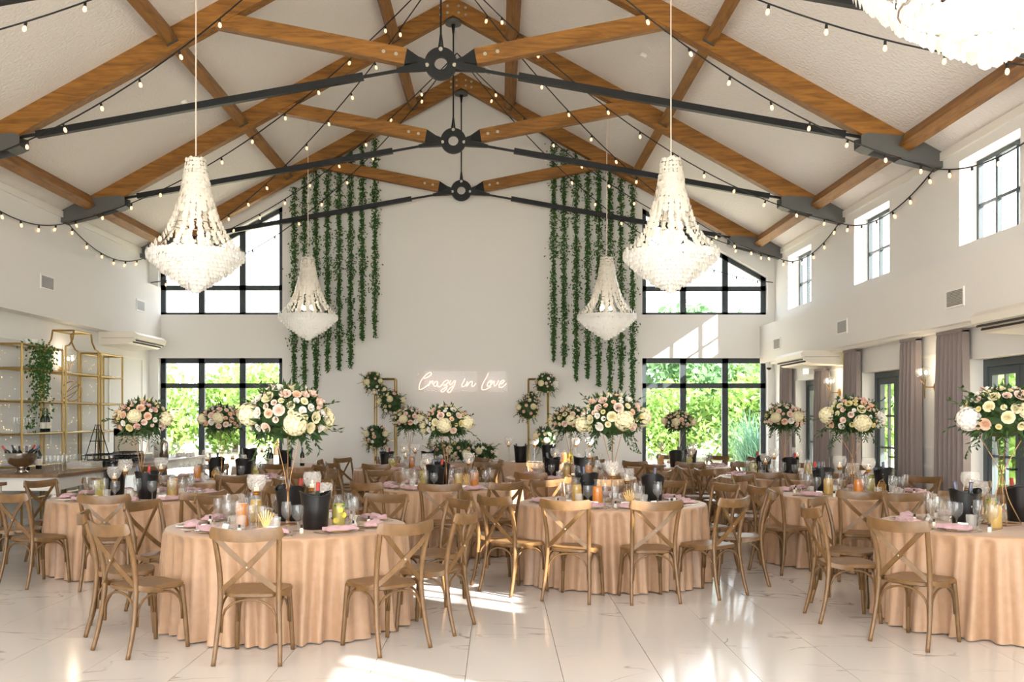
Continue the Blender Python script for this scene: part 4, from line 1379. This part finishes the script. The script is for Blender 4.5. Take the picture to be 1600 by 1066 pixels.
# ------------------------------------------------------------------ chair
def make_chair():
    t = thing('crossback_chair', 'x', 'chair')
    sec = [(-.015, -.012), (.015, -.012), (.017, 0), (.015, .012), (-.015, .012), (-.017, 0)]
    for s in (-1, 1):
        pts = crom([(s * .215, -.275, 0), (s * .205, -.232, .17), (s * .193, -.205, .36), (s * .19, -.2, .5), (s * .196, -.222, .66), (s * .207, -.262, .8), (s * .213, -.285, .862)], 4)
        n = len(pts)
        part('leg', MB().tube(pts, .0185, 8, [.82 + .2 * min(1, i / (n * .35)) - .12 * max(0, (i - n * .6) / (n * .4)) for i in range(n)], up=(0, 1, 0)), 'chair_wood', t, True)
        fp = crom([(s * .172, .165, .435), (s * .182, .182, .25), (s * .193, .2, .0)], 4)
        n = len(fp)
        part('leg', MB().tube(fp, .0195, 8, [1.05 - .32 * i / n for i in range(n)], up=(0, 1, 0)), 'chair_wood', t, True)
    # seat
    N = 40
    def outline(k):
        o_ = []
        for q in range(N):
            a = 2 * PI * q / N
            c, s = math.cos(a), math.sin(a)
            e = .5
            x = abs(c) ** e * (1 if c > 0 else -1); y = abs(s) ** e * (1 if s > 0 else -1)
            o_.append((x * (.205 + .02 * y) * k, y * .205 * k - .005))
        return o_
    v, f = [], []
    lev = [(.93, .425), (1.0, .433), (1.0, .452), (.965, .46), (.6, .4545), (.25, .453)]
    for k_, z in lev:
        v += [(x, y, z) for x, y in outline(k_)]
    for i in range(len(lev) - 1):
        for q in range(N):
            p = (q + 1) % N
            f.append((i * N + q, i * N + p, (i + 1) * N + p, (i + 1) * N + q))
    f.append(tuple(reversed(range(N)))); f.append(tuple((len(lev) - 1) * N + q for q in range(N)))
    part('seat', MB().add(v, f), 'chair_wood', t, True, 40)
    # curved top rail
    rp = crom([(-.232, -.272, .868), (-.2, -.292, .858), (-.1, -.325, .847), (0, -.336, .843), (.1, -.325, .847), (.2, -.292, .858), (.232, -.272, .868)], 3)
    n = len(rp)
    part('top_rail', MB().sweep(rp, [(-.011, -.041), (.011, -.041), (.014, 0), (.010, .037), (-.010, .037), (-.014, 0)], scale=[.62 if i in (0, n - 1) else (.86 if i in (1, n - 2) else 1) for i in range(n)]), 'chair_wood', t, True, 50)
    # crossed straps, running on to the sides of the seat
    for s in (-1, 1):
        off = .007 * s
        pts = crom([(-s * .2, -.292, .84), (-s * .11, -.29 + off, .74), (0, -.262 + off, .635), (s * .115, -.226 + off, .53), (s * .2, -.19, .462), (s * .226, -.1, .44), (s * .226, -.02, .428)], 4)
        nrm = []
        part('cross_strap', MB().sweep(pts, [(-.0045, -.0175), (.0045, -.0175), (.0045, .0175), (-.0045, .0175)]), 'chair_wood', t, True, 50)
    part('strap_boss', MB().ball((0, -.272, .635), .009, 8, 5), 'bolt', t, True)
    # bentwood arches under the seat
    def arch(a, b, zl, zt):
        a, b = Vector(a), Vector(b)
        pts = []
        for q in range(13):
            u = q / 12
            e = math.sin(PI * u) ** .55
            w = .5 - .5 * math.cos(PI * u)
            w = .5 + (w - .5) * .96
            pts.append(a.lerp(b, w) + Vector((0, 0, zl + (zt - zl) * e)))
        part('arch_brace', MB().tube(pts, .0085, 6, up=(.3, .2, 1)), 'chair_wood', t, True)
    arch((-.19, -.205, 0), (.19, -.205, 0), .2, .415)
    arch((-.178, .175, 0), (.178, .175, 0), .2, .415)
    for s in (-1, 1):
        arch((s * .196, -.2, 0), (s * .18, .17, 0), .2, .415)
    return t
CHAIR = make_chair()

# ------------------------------------------------------------------ table cloths
def cloth_mesh(seed, R=.925, zt=.75):
    r = random.Random(seed)
    N = 288
    ks = [(r.choice([7, 9, 11]), r.uniform(0, 6), .4), (r.choice([19, 21, 23]), r.uniform(0, 6), .5), (r.choice([37, 41, 43]), r.uniform(0, 6), .62)]
    def fold(a):
        s = sum(w * math.sin(k_ * a + p + .7 * math.sin(3 * a + p)) for k_, p, w in ks)
        return math.tanh(s * 1.7) - .35
    lev = [(0.0, zt + .002), (.5, zt + .002), (R - .02, zt + .002), (R - .004, zt - .002), (R, zt - .012)]
    v, f = [(0, 0, zt + .002)], []
    rows = []
    for rr, z in lev[1:]:
        rows.append([(rr * math.cos(2 * PI * q / N), rr * math.sin(2 * PI * q / N), z) for q in range(N)])
    for z in (.715, .66, .58, .48, .36, .24, .12, .045, .008):
        t = (zt - z) / zt
        row = []
        for q in range(N):
            a = 2 * PI * q / N
            am = .010 + .062 * t ** .7
            rr = R + .012 * t + am * fold(a + .05 * t * math.sin(5 * a)) + (.015 * max(0, fold(a * 1.0 + 2)) if z < .03 else 0) + .02 * t
            row.append((rr * math.cos(a), rr * math.sin(a), z))
        rows.append(row)
    for row in rows: v += row
    for q in range(N):
        f.append((0, 1 + q, 1 + (q + 1) % N))
    for i in range(len(rows) - 1):
        for q in range(N):
            p = (q + 1) % N
            f.append((1 + i * N + q, 1 + (i + 1) * N + q, 1 + (i + 1) * N + p, 1 + i * N + p))
    return MB().add(v, f).mesh('tablecloth', 'cloth', True)
CLOTHS = [cloth_mesh(s) for s in (3, 8, 14)]
TOPM = MB().lathe([(.9, .715), (.905, .72), (.905, .745)], 48, cap1=True).mesh('tabletop', 'bar_top')
LEGM = MB().tube([(0, 0, 0), (0, 0, .715)], .02, 8).mesh('leg', 'steel_grey')

# ------------------------------------------------------------------ tables with everything on them
# key: x, y, where phrase, chair angles (deg, -90 = towards the hall's open end), flower proto, rotation of layout, glasses per place
def even(ph, n=10):
    return [ph + q * 360.0 / n for q in range(n)]
TABLES = [
    (-1.655, 7.85, 'dance floor table on bar side', [-87, -46, -13, 27, 64, 96, 126, 156, -165, -128], 0, 0, 4),
    (1.14, 9.93, 'sunlit table beside the dance floor', [-114, -80, -50, -143, -172, -14, 29, 57, 85, 111], 0, 40, 4),
    (-3.8, 10.62, 'table next to the bar', [-119, -160, -83, -46, -8, 28, 62, 96, 128, 154], 1, 200, 4),
    (3.97, 7.85, 'dance floor table on door side', [-142, 176, 140, 98, 62], 2, 90, 4),
    (-.63, 12.15, 'middle table in the second row', [-121, -90, -60, -6, 94, 130, 166, -154], 0, 150, 4),
    (3.94, 11.06, 'table by the wide grey curtain', [-144, -108, -72, -36, 6, 36, 66, 95, 127, 158], 2, 60, 4),
    (-3.8, 13.7, 'table before the bar side window', even(-70), 1, 20, 3),
    (-1.46, 16.5, 'table before bar side gold frame', [a for a in even(-105) if abs(a - 75) > 30], 1, 250, 2),
    (1.03, 14.1, 'table before door side gold frame', even(-113), 1, 110, 3),
    (3.14, 17.3, 'table before the pampas grass window', [a for a in even(-92) if not 100 < a < 140], 1, 300, 2),
    (4.1, 14.25, 'table by the middle garden door', [a for a in even(-116) if abs(a + 8) > 5], 1, 170, 3),
]
ZT = .753
def loc_on(tx, ty, x, y, rot):
    c, s = math.cos(rot), math.sin(rot)
    return (tx + x * c - y * s, ty + x * s + y * c)
used = {}
def dirphrase(deg):
    """which side of its table a chair stands on, by the room's own landmarks"""
    q = int(round(deg / 30.0)) % 12
    return ['door side', 'door side towards neon wall', 'neon wall side towards doors', 'neon wall side', 'neon wall side towards bar', 'bar side towards neon wall',
            'bar side', 'bar side towards dance floor', 'dance floor side towards bar', 'dance floor side', 'dance floor side towards doors', 'door side towards dance floor'][q]
def place(proto, key, loc, rz, label, group, scale=None):
    if key not in used:
        used[key] = 1
        proto.location = loc; proto.rotation_euler = (0, 0, rz); proto['label'] = label; proto['group'] = group
        if scale: proto.scale = (scale,) * 3
        return proto
    return copy_tree(proto, loc, rz, label, group, scale=scale)
for ti, (tx, ty, wh, angs, fp, rot, ng) in enumerate(TABLES):
    rot = math.radians(rot)
    rr = random.Random(500 + ti)
    cl = ob('tablecloth', CLOTHS[ti % 3], None, (tx, ty, 0), rr.uniform(0, 6))
    tag(cl, 'floor length peach gold cloth on %s' % wh, 'tablecloth', 'peach gold tablecloths')
    tb = thing('round_table', 'round banquet table under the cloth of %s' % wh, 'table', (tx, ty, 0), 0, 'round banquet tables')
    ob('tabletop', TOPM, tb)
    for q in range(4):
        a = PI / 4 + q * PI / 2
        ob('leg', LEGM, tb, (.6 * math.cos(a), .6 * math.sin(a), 0))
    place(FLP[fp], 'fl%d' % fp, (tx, ty, ZT), rr.uniform(0, 6), 'tall blush and cream flower arrangement on %s' % wh, 'tall flower arrangements', [1.02, 1.0, .98, 1.02, .92, 1.0, .96, .95, .94, .9, .98][ti])
    taken = [(0, 0, .13)]
    def put(proto, key, x, y, rad, label, group, rz=None):
        px_, py_ = loc_on(0, 0, x, y, rot)
        taken.append((px_, py_, rad))
        return place(proto, key, (tx + px_, ty + py_, ZT), rr.uniform(0, 6) if rz is None else rz, label, group)
    for bi, (x, y) in enumerate(((.27, -.29), (-.05, .31))):
        side = ('nearer the juice' if bi else 'nearer the lemonade')
        put(BUCKET, 'bucket', x, y, .125, 'black ice bucket on %s, %s' % (wh, side), 'black ice buckets').scale = (1.06,) * 3
        px_, py_ = loc_on(tx, ty, x, y, rot)
        for q in range(2 if (bi == 1 or ng == 2) else 1):
            aa = rr.uniform(0, 6)
            tilt = .16
            bp, bk = (BOTTLE, 'bt') if rr.random() < .72 else (BOTTLE_R, 'btr')
            d = (-1 if q else 1)
            b_ = place(bp, bk, (px_ + d * .043 * math.cos(aa), py_ + d * .043 * math.sin(aa), ZT + .028), aa, '%s necked bottle in ice bucket on %s, %s' % ('grey' if bk == 'bt' else 'red', wh, side), 'bottles in ice buckets')
            b_.rotation_euler = Vector((d * math.cos(aa) * tilt, d * math.sin(aa) * tilt, 1)).to_track_quat('Z', 'Y').to_euler()
    for q, (x, y) in enumerate(((-.2, -.2), (.16, .17), (.27, .05))):
        put(CANDLE_S if q == 2 else CANDLE_T, 'cs' if q == 2 else 'ct', x, y, .06, ('short' if q == 2 else 'tall') + ' crystal candle holder with gold collar on %s' % wh, 'crystal candle holders')
    put(JUICE, 'juice', -.33, -.12, .06, 'orange juice carafe on %s' % wh, 'juice carafes')
    put(PEACH, 'peach', -.3, .2, .06, 'pale peach juice carafe on %s' % wh, 'juice carafes')
    put(LEMON, 'lemon', .42, -.13, .06, 'lemonade carafe with lemon and mint on %s' % wh, 'lemonade carafes')
    put(SIGN, 'sign', -.1, -.32, .06, 'small gold fan shaped table sign on %s' % wh, 'gold table signs', rz=rr.uniform(-.4, .4))
    for ci, ad in enumerate(angs):
        a = math.radians(ad + rr.uniform(-2, 2))
        dx, dy = math.cos(a), math.sin(a)
        # chair stands behind the cloth edge and looks at the table
        rc = 1.19 + rr.uniform(-.01, .04)
        place(CHAIR, 'chair', (tx + dx * rc, ty + dy * rc, 0), a + PI / 2 + rr.uniform(-.07, .07), 'crossback chair at %s, %s' % (wh, dirphrase(ad)), 'chairs at %s' % wh)
        # place setting
        sx, sy = tx + dx * .72, ty + dy * .72
        g = 'place settings on %s' % wh
        pl = ob('charger_plate', PLATE, None, (sx, sy, ZT)); tag(pl, 'clear charger plate with gold rim on %s' % wh, 'plate', g)
        ob('gold_rim', RIMG, pl)
        nk = ob('napkin', NAPS[ci % 3], None, (sx, sy, ZT + .016), a + PI / 2 + rr.uniform(-.3, .3)); tag(nk, 'folded dusty pink napkin on a plate of %s' % wh, 'napkin', g)
        ex, ey = -dy, dx
        if ti < 6:
            for s_, me_, nm in ((-.16, KNIFE, 'knife'), (.155, FORK, 'fork')):
                o = ob(nm, me_, None, (sx + ex * s_, sy + ey * s_, ZT), a + PI / 2); tag(o, 'silver %s beside a plate on %s' % (nm, wh), nm, g)
            if not any(math.hypot(dx * .56 - ex * .02 - qx, dy * .56 - ey * .02 - qy) < qr + .045 for qx, qy, qr in taken):
                o = ob('name_card', CARD, None, (tx + dx * .56 - ex * .02, ty + dy * .56 - ey * .02, ZT), a + PI / 2); tag(o, 'small white folded name card on %s' % wh, 'card', g)
        for gi in range(ng):
            r0, of = ((.5, -.1), (.53, .08), (.43, -.02), (.46, .15))[gi]
            gx, gy = dx * r0 + ex * of, dy * r0 + ey * of
            if any(math.hypot(gx - qx, gy - qy) < qr + .05 for qx, qy, qr in taken): continue
            taken.append((gx, gy, .045))
            sc_g = 1.13
            me_, nm, lb = ((GOB, 'goblet', 'clear stemmed water goblet on %s'), (WINE, 'wine_glass', 'clear tall wine glass on %s'), (TUMB, 'tumbler', 'clear cut glass tumbler on %s'), (GOB, 'goblet', 'clear stemmed water goblet on %s'))[gi]
            o = ob(nm, me_, None, (tx + gx, ty + gy, ZT), scale=sc_g); tag(o, lb % wh, 'glass', g)
        if ti in (0, 1, 3, 5):
            fx, fy_ = dx * .6 + ex * .2, dy * .6 + ey * .2
            fv = thing('favour_bottle', 'tiny favour bottle with black cap on %s' % wh, 'bottle', (tx + fx, ty + fy_, ZT), 0, g)
            ob('bottle_body', FAV_B, fv); ob('cap', FAV_C, fv)

# drinks table near the bar side window: small round table with buckets
tx, ty = -3.75, 17.6
tag(ob('tablecloth', CLOTHS[1], None, (tx, ty, 0), .4), 'peach gold cloth on the drinks table in the window corner', 'tablecloth', 'peach gold tablecloths')
tb = thing('round_table', 'round table under the cloth of the drinks table', 'table', (tx, ty, 0), 0, 'round banquet tables')
ob('tabletop', TOPM, tb)
for q in range(4):
    a = PI / 4 + q * PI / 2
    ob('leg', LEGM, tb, (.6 * math.cos(a), .6 * math.sin(a), 0))
for q, (x, y) in enumerate(((.12, -.6), (-.55, -.35))):
    copy_tree(BUCKET, (tx + x, ty + y, ZT), q, 'black ice bucket on the drinks table, %s' % ('nearer the ivy wall' if q == 0 else 'nearer the bar'), 'black ice buckets', scale=1.15)
for q, (x, y) in enumerate(((-.12, -.6), (-.2, -.45), (.35, -.3))):
    copy_tree(BOTTLE, (tx + x, ty + y, ZT), q, 'dark wine bottle standing on the drinks table', 'bottles on the drinks table')
copy_tree(CANDLE_T, (tx - .28, ty - .6, ZT), 0, 'tall crystal candle holder on the drinks table', 'crystal candle holders')

# ------------------------------------------------------------------ head table by the gable wall
hx0, hx1, hy0, hy1, hz = -1.35, 2.2, 17.95, 18.75, .77
ht = thing('head_table', 'long head table with peach gold cloth below the neon sign', 'table', ((hx0 + hx1) / 2, (hy0 + hy1) / 2, 0))
part('tabletop', MB().box(-(hx1 - hx0) / 2 + .02, (hx1 - hx0) / 2 - .02, -.38, .38, hz - .04, hz - .006), 'bar_top', ht)
for sx in (-1, 1):
    for sy in (-1, 1):
        part('leg', MB().tube([(sx * 1.6, sy * .3, 0), (sx * 1.6, sy * .3, hz - .04)], .02, 8), 'steel_grey', ht)
N = 220
per = []
wx, wy = (hx1 - hx0) / 2, (hy1 - hy0) / 2
Pm = 4 * (wx + wy)
for q in range(N):
    d = Pm * q / N
    if d < 2 * wx: p, nr = (-wx + d, -wy), (0, -1)
    elif d < 2 * wx + 2 * wy: p, nr = (wx, -wy + d - 2 * wx), (1, 0)
    elif d < 4 * wx + 2 * wy: p, nr = (wx - (d - 2 * wx - 2 * wy), wy), (0, 1)
    else: p, nr = (-wx, wy - (d - 4 * wx - 2 * wy)), (-1, 0)
    per.append((p, nr, d))
v, f = [], []
for z, am in ((hz, 0), (hz - .01, .006), (.5, .02), (.2, .035), (.01, .045)):
    for p, nr, d in per:
        w = am * (math.sin(d * 17) * .6 + math.sin(d * 31 + 1) * .4) + am * .4
        v.append((p[0] + nr[0] * w, p[1] + nr[1] * w, z))
f.append(tuple(range(N)))
for i in range(4):
    for q in range(N):
        p = (q + 1) % N
        f.append((i * N + q, (i + 1) * N + q, (i + 1) * N + p, i * N + p))
hc = part('tablecloth', MB().add(v, f), 'cloth', None, True, 50, loc=((hx0 + hx1) / 2, (hy0 + hy1) / 2, .002))
tag(hc, 'long peach gold cloth on the head table', 'tablecloth')
t = thing('table_flowers', 'low mound of blush and cream flowers along the head table', 'flowers', (-.65, 18.1, hz + .002))
t.location.y = 18.2
flower_ball(t, 301, .26, .7, 34, True, (-.38, 0, .17))
flower_ball(t, 302, .28, .7, 36, True, (.0, 0, .19))
flower_ball(t, 303, .25, .7, 30, True, (.38, 0, .16))
hz += .004
for q, (x, y) in enumerate(((.42, 18.15), (.92, 18.1))):
    copy_tree(BUCKET, (x, y, hz), q, 'black ice bucket on the head table, %s' % ('next to the flowers' if q == 0 else 'at its sunlit end'), 'black ice buckets', scale=1.2)
    for w in range(2):
        b_ = copy_tree(BOTTLE, (x - .03 + .06 * w, y, hz + .03), 0, 'dark bottle in the head table ice bucket %s' % ('next to the flowers' if q == 0 else 'at its sunlit end'), 'bottles in ice buckets')
        b_.rotation_euler = (0, (-.18 + .36 * w), 0)
for q, x in enumerate((-1.28, .2, .68, 1.45, 1.7)):
    copy_tree(CANDLE_T, (x, 18.5, hz), q, 'tall crystal candle holder on the head table', 'candle holders on the head table', scale=1.1)
copy_tree(JUICE, (1.2, 18.12, hz), 0, 'orange juice carafe on the head table', 'juice carafes')
copy_tree(LEMON, (1.32, 18.2, hz), 0, 'lemonade carafe on the head table', 'lemonade carafes')
for q, x in enumerate((.67, 1.46, 1.58, 1.72, 1.86)):
    tag(ob('goblet', GOB, None, (x, 18.05, hz)), 'clear stemmed goblet on the head table', 'glass', 'goblets on the head table')
# gold flower frames left and right of the sign
def gold_frame(x0, x1, label, clusters, seed):
    y0_, y1_ = 19.2, 19.55
    t = thing('gold_frame_stand', label, 'flower stand', ((x0 + x1) / 2, 19.2, 0), 0, 'gold frame stands with flowers')
    w = (x1 - x0) / 2
    for sx in (-1, 1):
        for y in (0, .35):
            part('post', MB().tube([(sx * w, y, 0), (sx * w, y, 2.34)], .014, 4), 'gold_dull', t)
    for z in (.02, .55, 2.34):
        mb = MB()
        for a, b in (((-w, 0), (w, 0)), ((-w, .35), (w, .35)), ((-w, 0), (-w, .35)), ((w, 0), (w, .35))):
            mb.tube([(a[0], a[1], z), (b[0], b[1], z)], .014, 4)
        part('rail', mb, 'gold_dull', t)
    part('shelf_plate', MB().box(-w, w, 0, .35, 1.14, 1.155), 'gold_dull', t)
    for q, (cx, cz, R) in enumerate(clusters):
        flower_ball(t, seed + q, R, 1.15, 44, True, (cx, -.02, cz))
    return t
gx = lambda px: (px - VX) * 19.2 / F
gz = lambda py: H - (py - VY) * 19.2 / F
c0 = (gx(585) + gx(617)) / 2
gold_frame(gx(585), gx(617), 'gold frame stand with blush flower clusters, bar side of the neon sign', [(gx(583) - c0, gz(598), .2), (gx(596) - c0, gz(612), .14), (gx(612) - c0, gz(630), .24), (gx(588) - c0, gz(684), .24), (gx(582) - c0, gz(690), .15)], 400)
c1 = (gx(826) + gx(857)) / 2
gold_frame(gx(826), gx(857), 'gold frame stand with blush flower clusters, door side of the neon sign', [(gx(825) - c1, gz(640), .22), (gx(830) - c1, gz(625), .15), (gx(853) - c1, gz(600), .21), (gx(850) - c1, gz(686), .23), (gx(858) - c1, gz(692), .14)], 420)

# ------------------------------------------------------------------ things on the bar and shelf
BZ = .9
t = thing('silver_bowl', 'large silver champagne bowl at the end of the bar', 'bowl', (-5.98, 12.5, BZ))
part('bowl', MB().lathe([(.08, 0), (.085, .01), (.05, .04), (.06, .07), (.15, .12), (.185, .2), (.19, .25), (.182, .25), (.14, .14), (.001, .1)], 28), 'silver', t, True, 50)
for q in range(5):
    a = q * 1.26
    b_ = copy_tree(BOTTLE_R if q % 2 else BOTTLE, (-5.98 + .06 * math.cos(a), 12.5 + .06 * math.sin(a), BZ + .125), 0, 'champagne bottle leaning in the silver bowl', 'bottles in the silver bowl')
    b_.rotation_euler = Vector((math.cos(a) * .75, math.sin(a) * .75, 1)).to_track_quat('Z', 'Y').to_euler()
    b_.scale = (.85, .85, .85)
for i in range(3):
    for j in range(6):
        tag(ob('flute_glass', FLUTE, None, (-5.5 - i * .1, 12.45 + j * .12, BZ)), 'clear champagne glass standing in rows on the bar', 'glass', 'champagne glasses on the bar')
for q in range(2):
    copy_tree(BOTTLE, (-6.2, 13.1 + q * .35, BZ), 0, 'dark champagne bottle standing on the bar behind the glasses', 'bottles on the bar')
t = thing('glass_tray', 'shallow clear glass serving box on the bar', 'tray', (-5.6, 13.5, BZ))
part('walls', MB().box(-.16, .16, -.2, -.19, .01, .1).box(-.16, .16, .19, .2, .01, .1).box(-.16, -.15, -.19, .19, .01, .1).box(.15, .16, -.19, .19, .01, .1), 'glass_crystal', t)
part('base', MB().box(-.165, .165, -.205, .205, 0, .01), 'gold_dull', t)
def wire_rack(x, y, label, w=.16, l=.2, h=.16):
    t = thing('wire_rack', label, 'rack', (x, y, BZ), 0, 'black wire racks on the bar')
    for q, z in enumerate((.008, h * .5, h)):
        part('hoop', MB().tube([(-w, -l, z), (w, -l, z), (w, l, z), (-w, l, z)], .006, 4, closed=True, up=(0, 0, 1)), 'steel_black', t)
    for sx in (-1, 1):
        for sy in (-1, 1):
            part('upright', MB().tube([(sx * w, sy * l, .0), (sx * w, sy * l, h)], .006, 4), 'steel_black', t)
    for q in range(3):
        part('cup', MB().lathe([(.04, 0), (.05, .07), (.046, .07), (.036, .008), (.001, .008)], 12, (0, -l + .07 + q * .13, .01)), 'black_plastic', t, True, 50)
for q in range(4):
    wire_rack(-5.65 - .12 * (q % 2), 14.1 + q * .48, 'black wire rack with cups on the bar, %s from the silver bowl' % ['first', 'second', 'third', 'fourth'][q])
t = thing('pyramid_stand', 'black three tier pyramid stand on the bar', 'stand', (-6.15, 15.3, BZ + .006))
for sy in (-1, 1):
    for sx in (-1, 1):
        part('leg', MB().tube([(sx * .13, sy * .2, 0), (sx * .02, sy * .03, .58)], .007, 5), 'steel_black', t)
for z, k_ in ((.12, .8), (.32, .46), (.5, .18)):
    part('tier', MB().box(-.13 * k_ - .02, .13 * k_ + .02, -.2 * k_ - .02, .2 * k_ + .02, z, z + .01), 'steel_black', t)
t = thing('coffee_machine', 'black and beige coffee machine on the bar', 'coffee machine', (-5.95, 16.25, BZ))
part('body', MB().box(-.22, .22, -.26, .26, .02, .1).box(-.22, 0, -.26, .26, .1, .5).box(-.22, .22, -.26, .26, .4, .52), 'black_plastic', t)
part('side_panel', MB().box(-.2, .18, -.272, -.26, .1, .4), 'beige_panel', t)
part('drip_tray', MB().box(.02, .24, -.2, .2, .1, .115), 'silver', t)
for s in (-1, 1):
    part('spout', MB().tube([(.12, s * .1, .4), (.12, s * .1, .33)], .018, 8), 'silver', t)
for q, (x, y, m_, h_) in enumerate(((-5.7, 17.0, 'silver', .34), (-5.9, 17.3, 'white_ceramic', .3), (-5.65, 17.45, 'glass_crystal', .26))):
    tag(part('drink_urn', MB().lathe([(.07, 0), (.075, .01), (.075, h_ * .75), (.06, h_ * .85), (.02, h_ * .92), (.018, h_), (.001, h_ + .01)], 16), m_, None, True, 45, loc=(x, y, BZ)),
        ['tall silver urn on the bar by the window', 'white urn on the bar by the window', 'clear glass jar on the bar by the window'][q], 'urn')
for q in range(6):
    o = thing('coffee_cup', 'white coffee cup upside down by the coffee machine', 'cup', (-5.5 - .17 * (q % 2), 17.65 + .15 * (q // 2), BZ), q, 'coffee cups on the bar')
    part('bowl', MB().lathe([(.04, 0), (.038, .03), (.025, .065), (.001, .066)], 14, cap0=False), 'white_ceramic', o, True, 50)
    part('handle', MB().tube([(.037, 0, .012), (.06, 0, .02), (.06, 0, .042), (.032, 0, .05)], .005, 5), 'white_ceramic', o, True)
for q in range(2):
    copy_tree(BOTTLE, (-6.72, 14.85 - q * .14, 1.382), 0, 'dark champagne bottle on the glass shelf', 'bottles on the gold shelf')
for q in range(8):
    tag(ob('flute_glass', FLUTE, None, (-6.7 - .1 * (q % 2), 14.0 + .085 * (q // 2), 1.382)), 'clear glass on the gold shelf under the trailing plant', 'glass', 'glasses on the gold shelf')
t = thing('wire_sphere', 'open gold wire sphere ornament on the shelf', 'ornament', (-6.74, 15.75, 1.842))
for q in range(4):
    e = Matrix.Rotation(q * PI / 4, 4, 'Z') @ Matrix.Rotation(PI / 2 + .3 * q, 4, 'X')
    part('hoop', MB().tube([(.16 * math.cos(2 * PI * k_ / 24), .16 * math.sin(2 * PI * k_ / 24), 0) for k_ in range(24)], .006, 5, closed=True).xf(Matrix.Translation((0, 0, .166)) @ e), 'gold', t)
# remove prototypes that were never placed
for o in (BOTTLE_R,):
    if o.get('label') == 'x':
        for c in list(o.children): bpy.data.objects.remove(c)
        bpy.data.objects.remove(o)
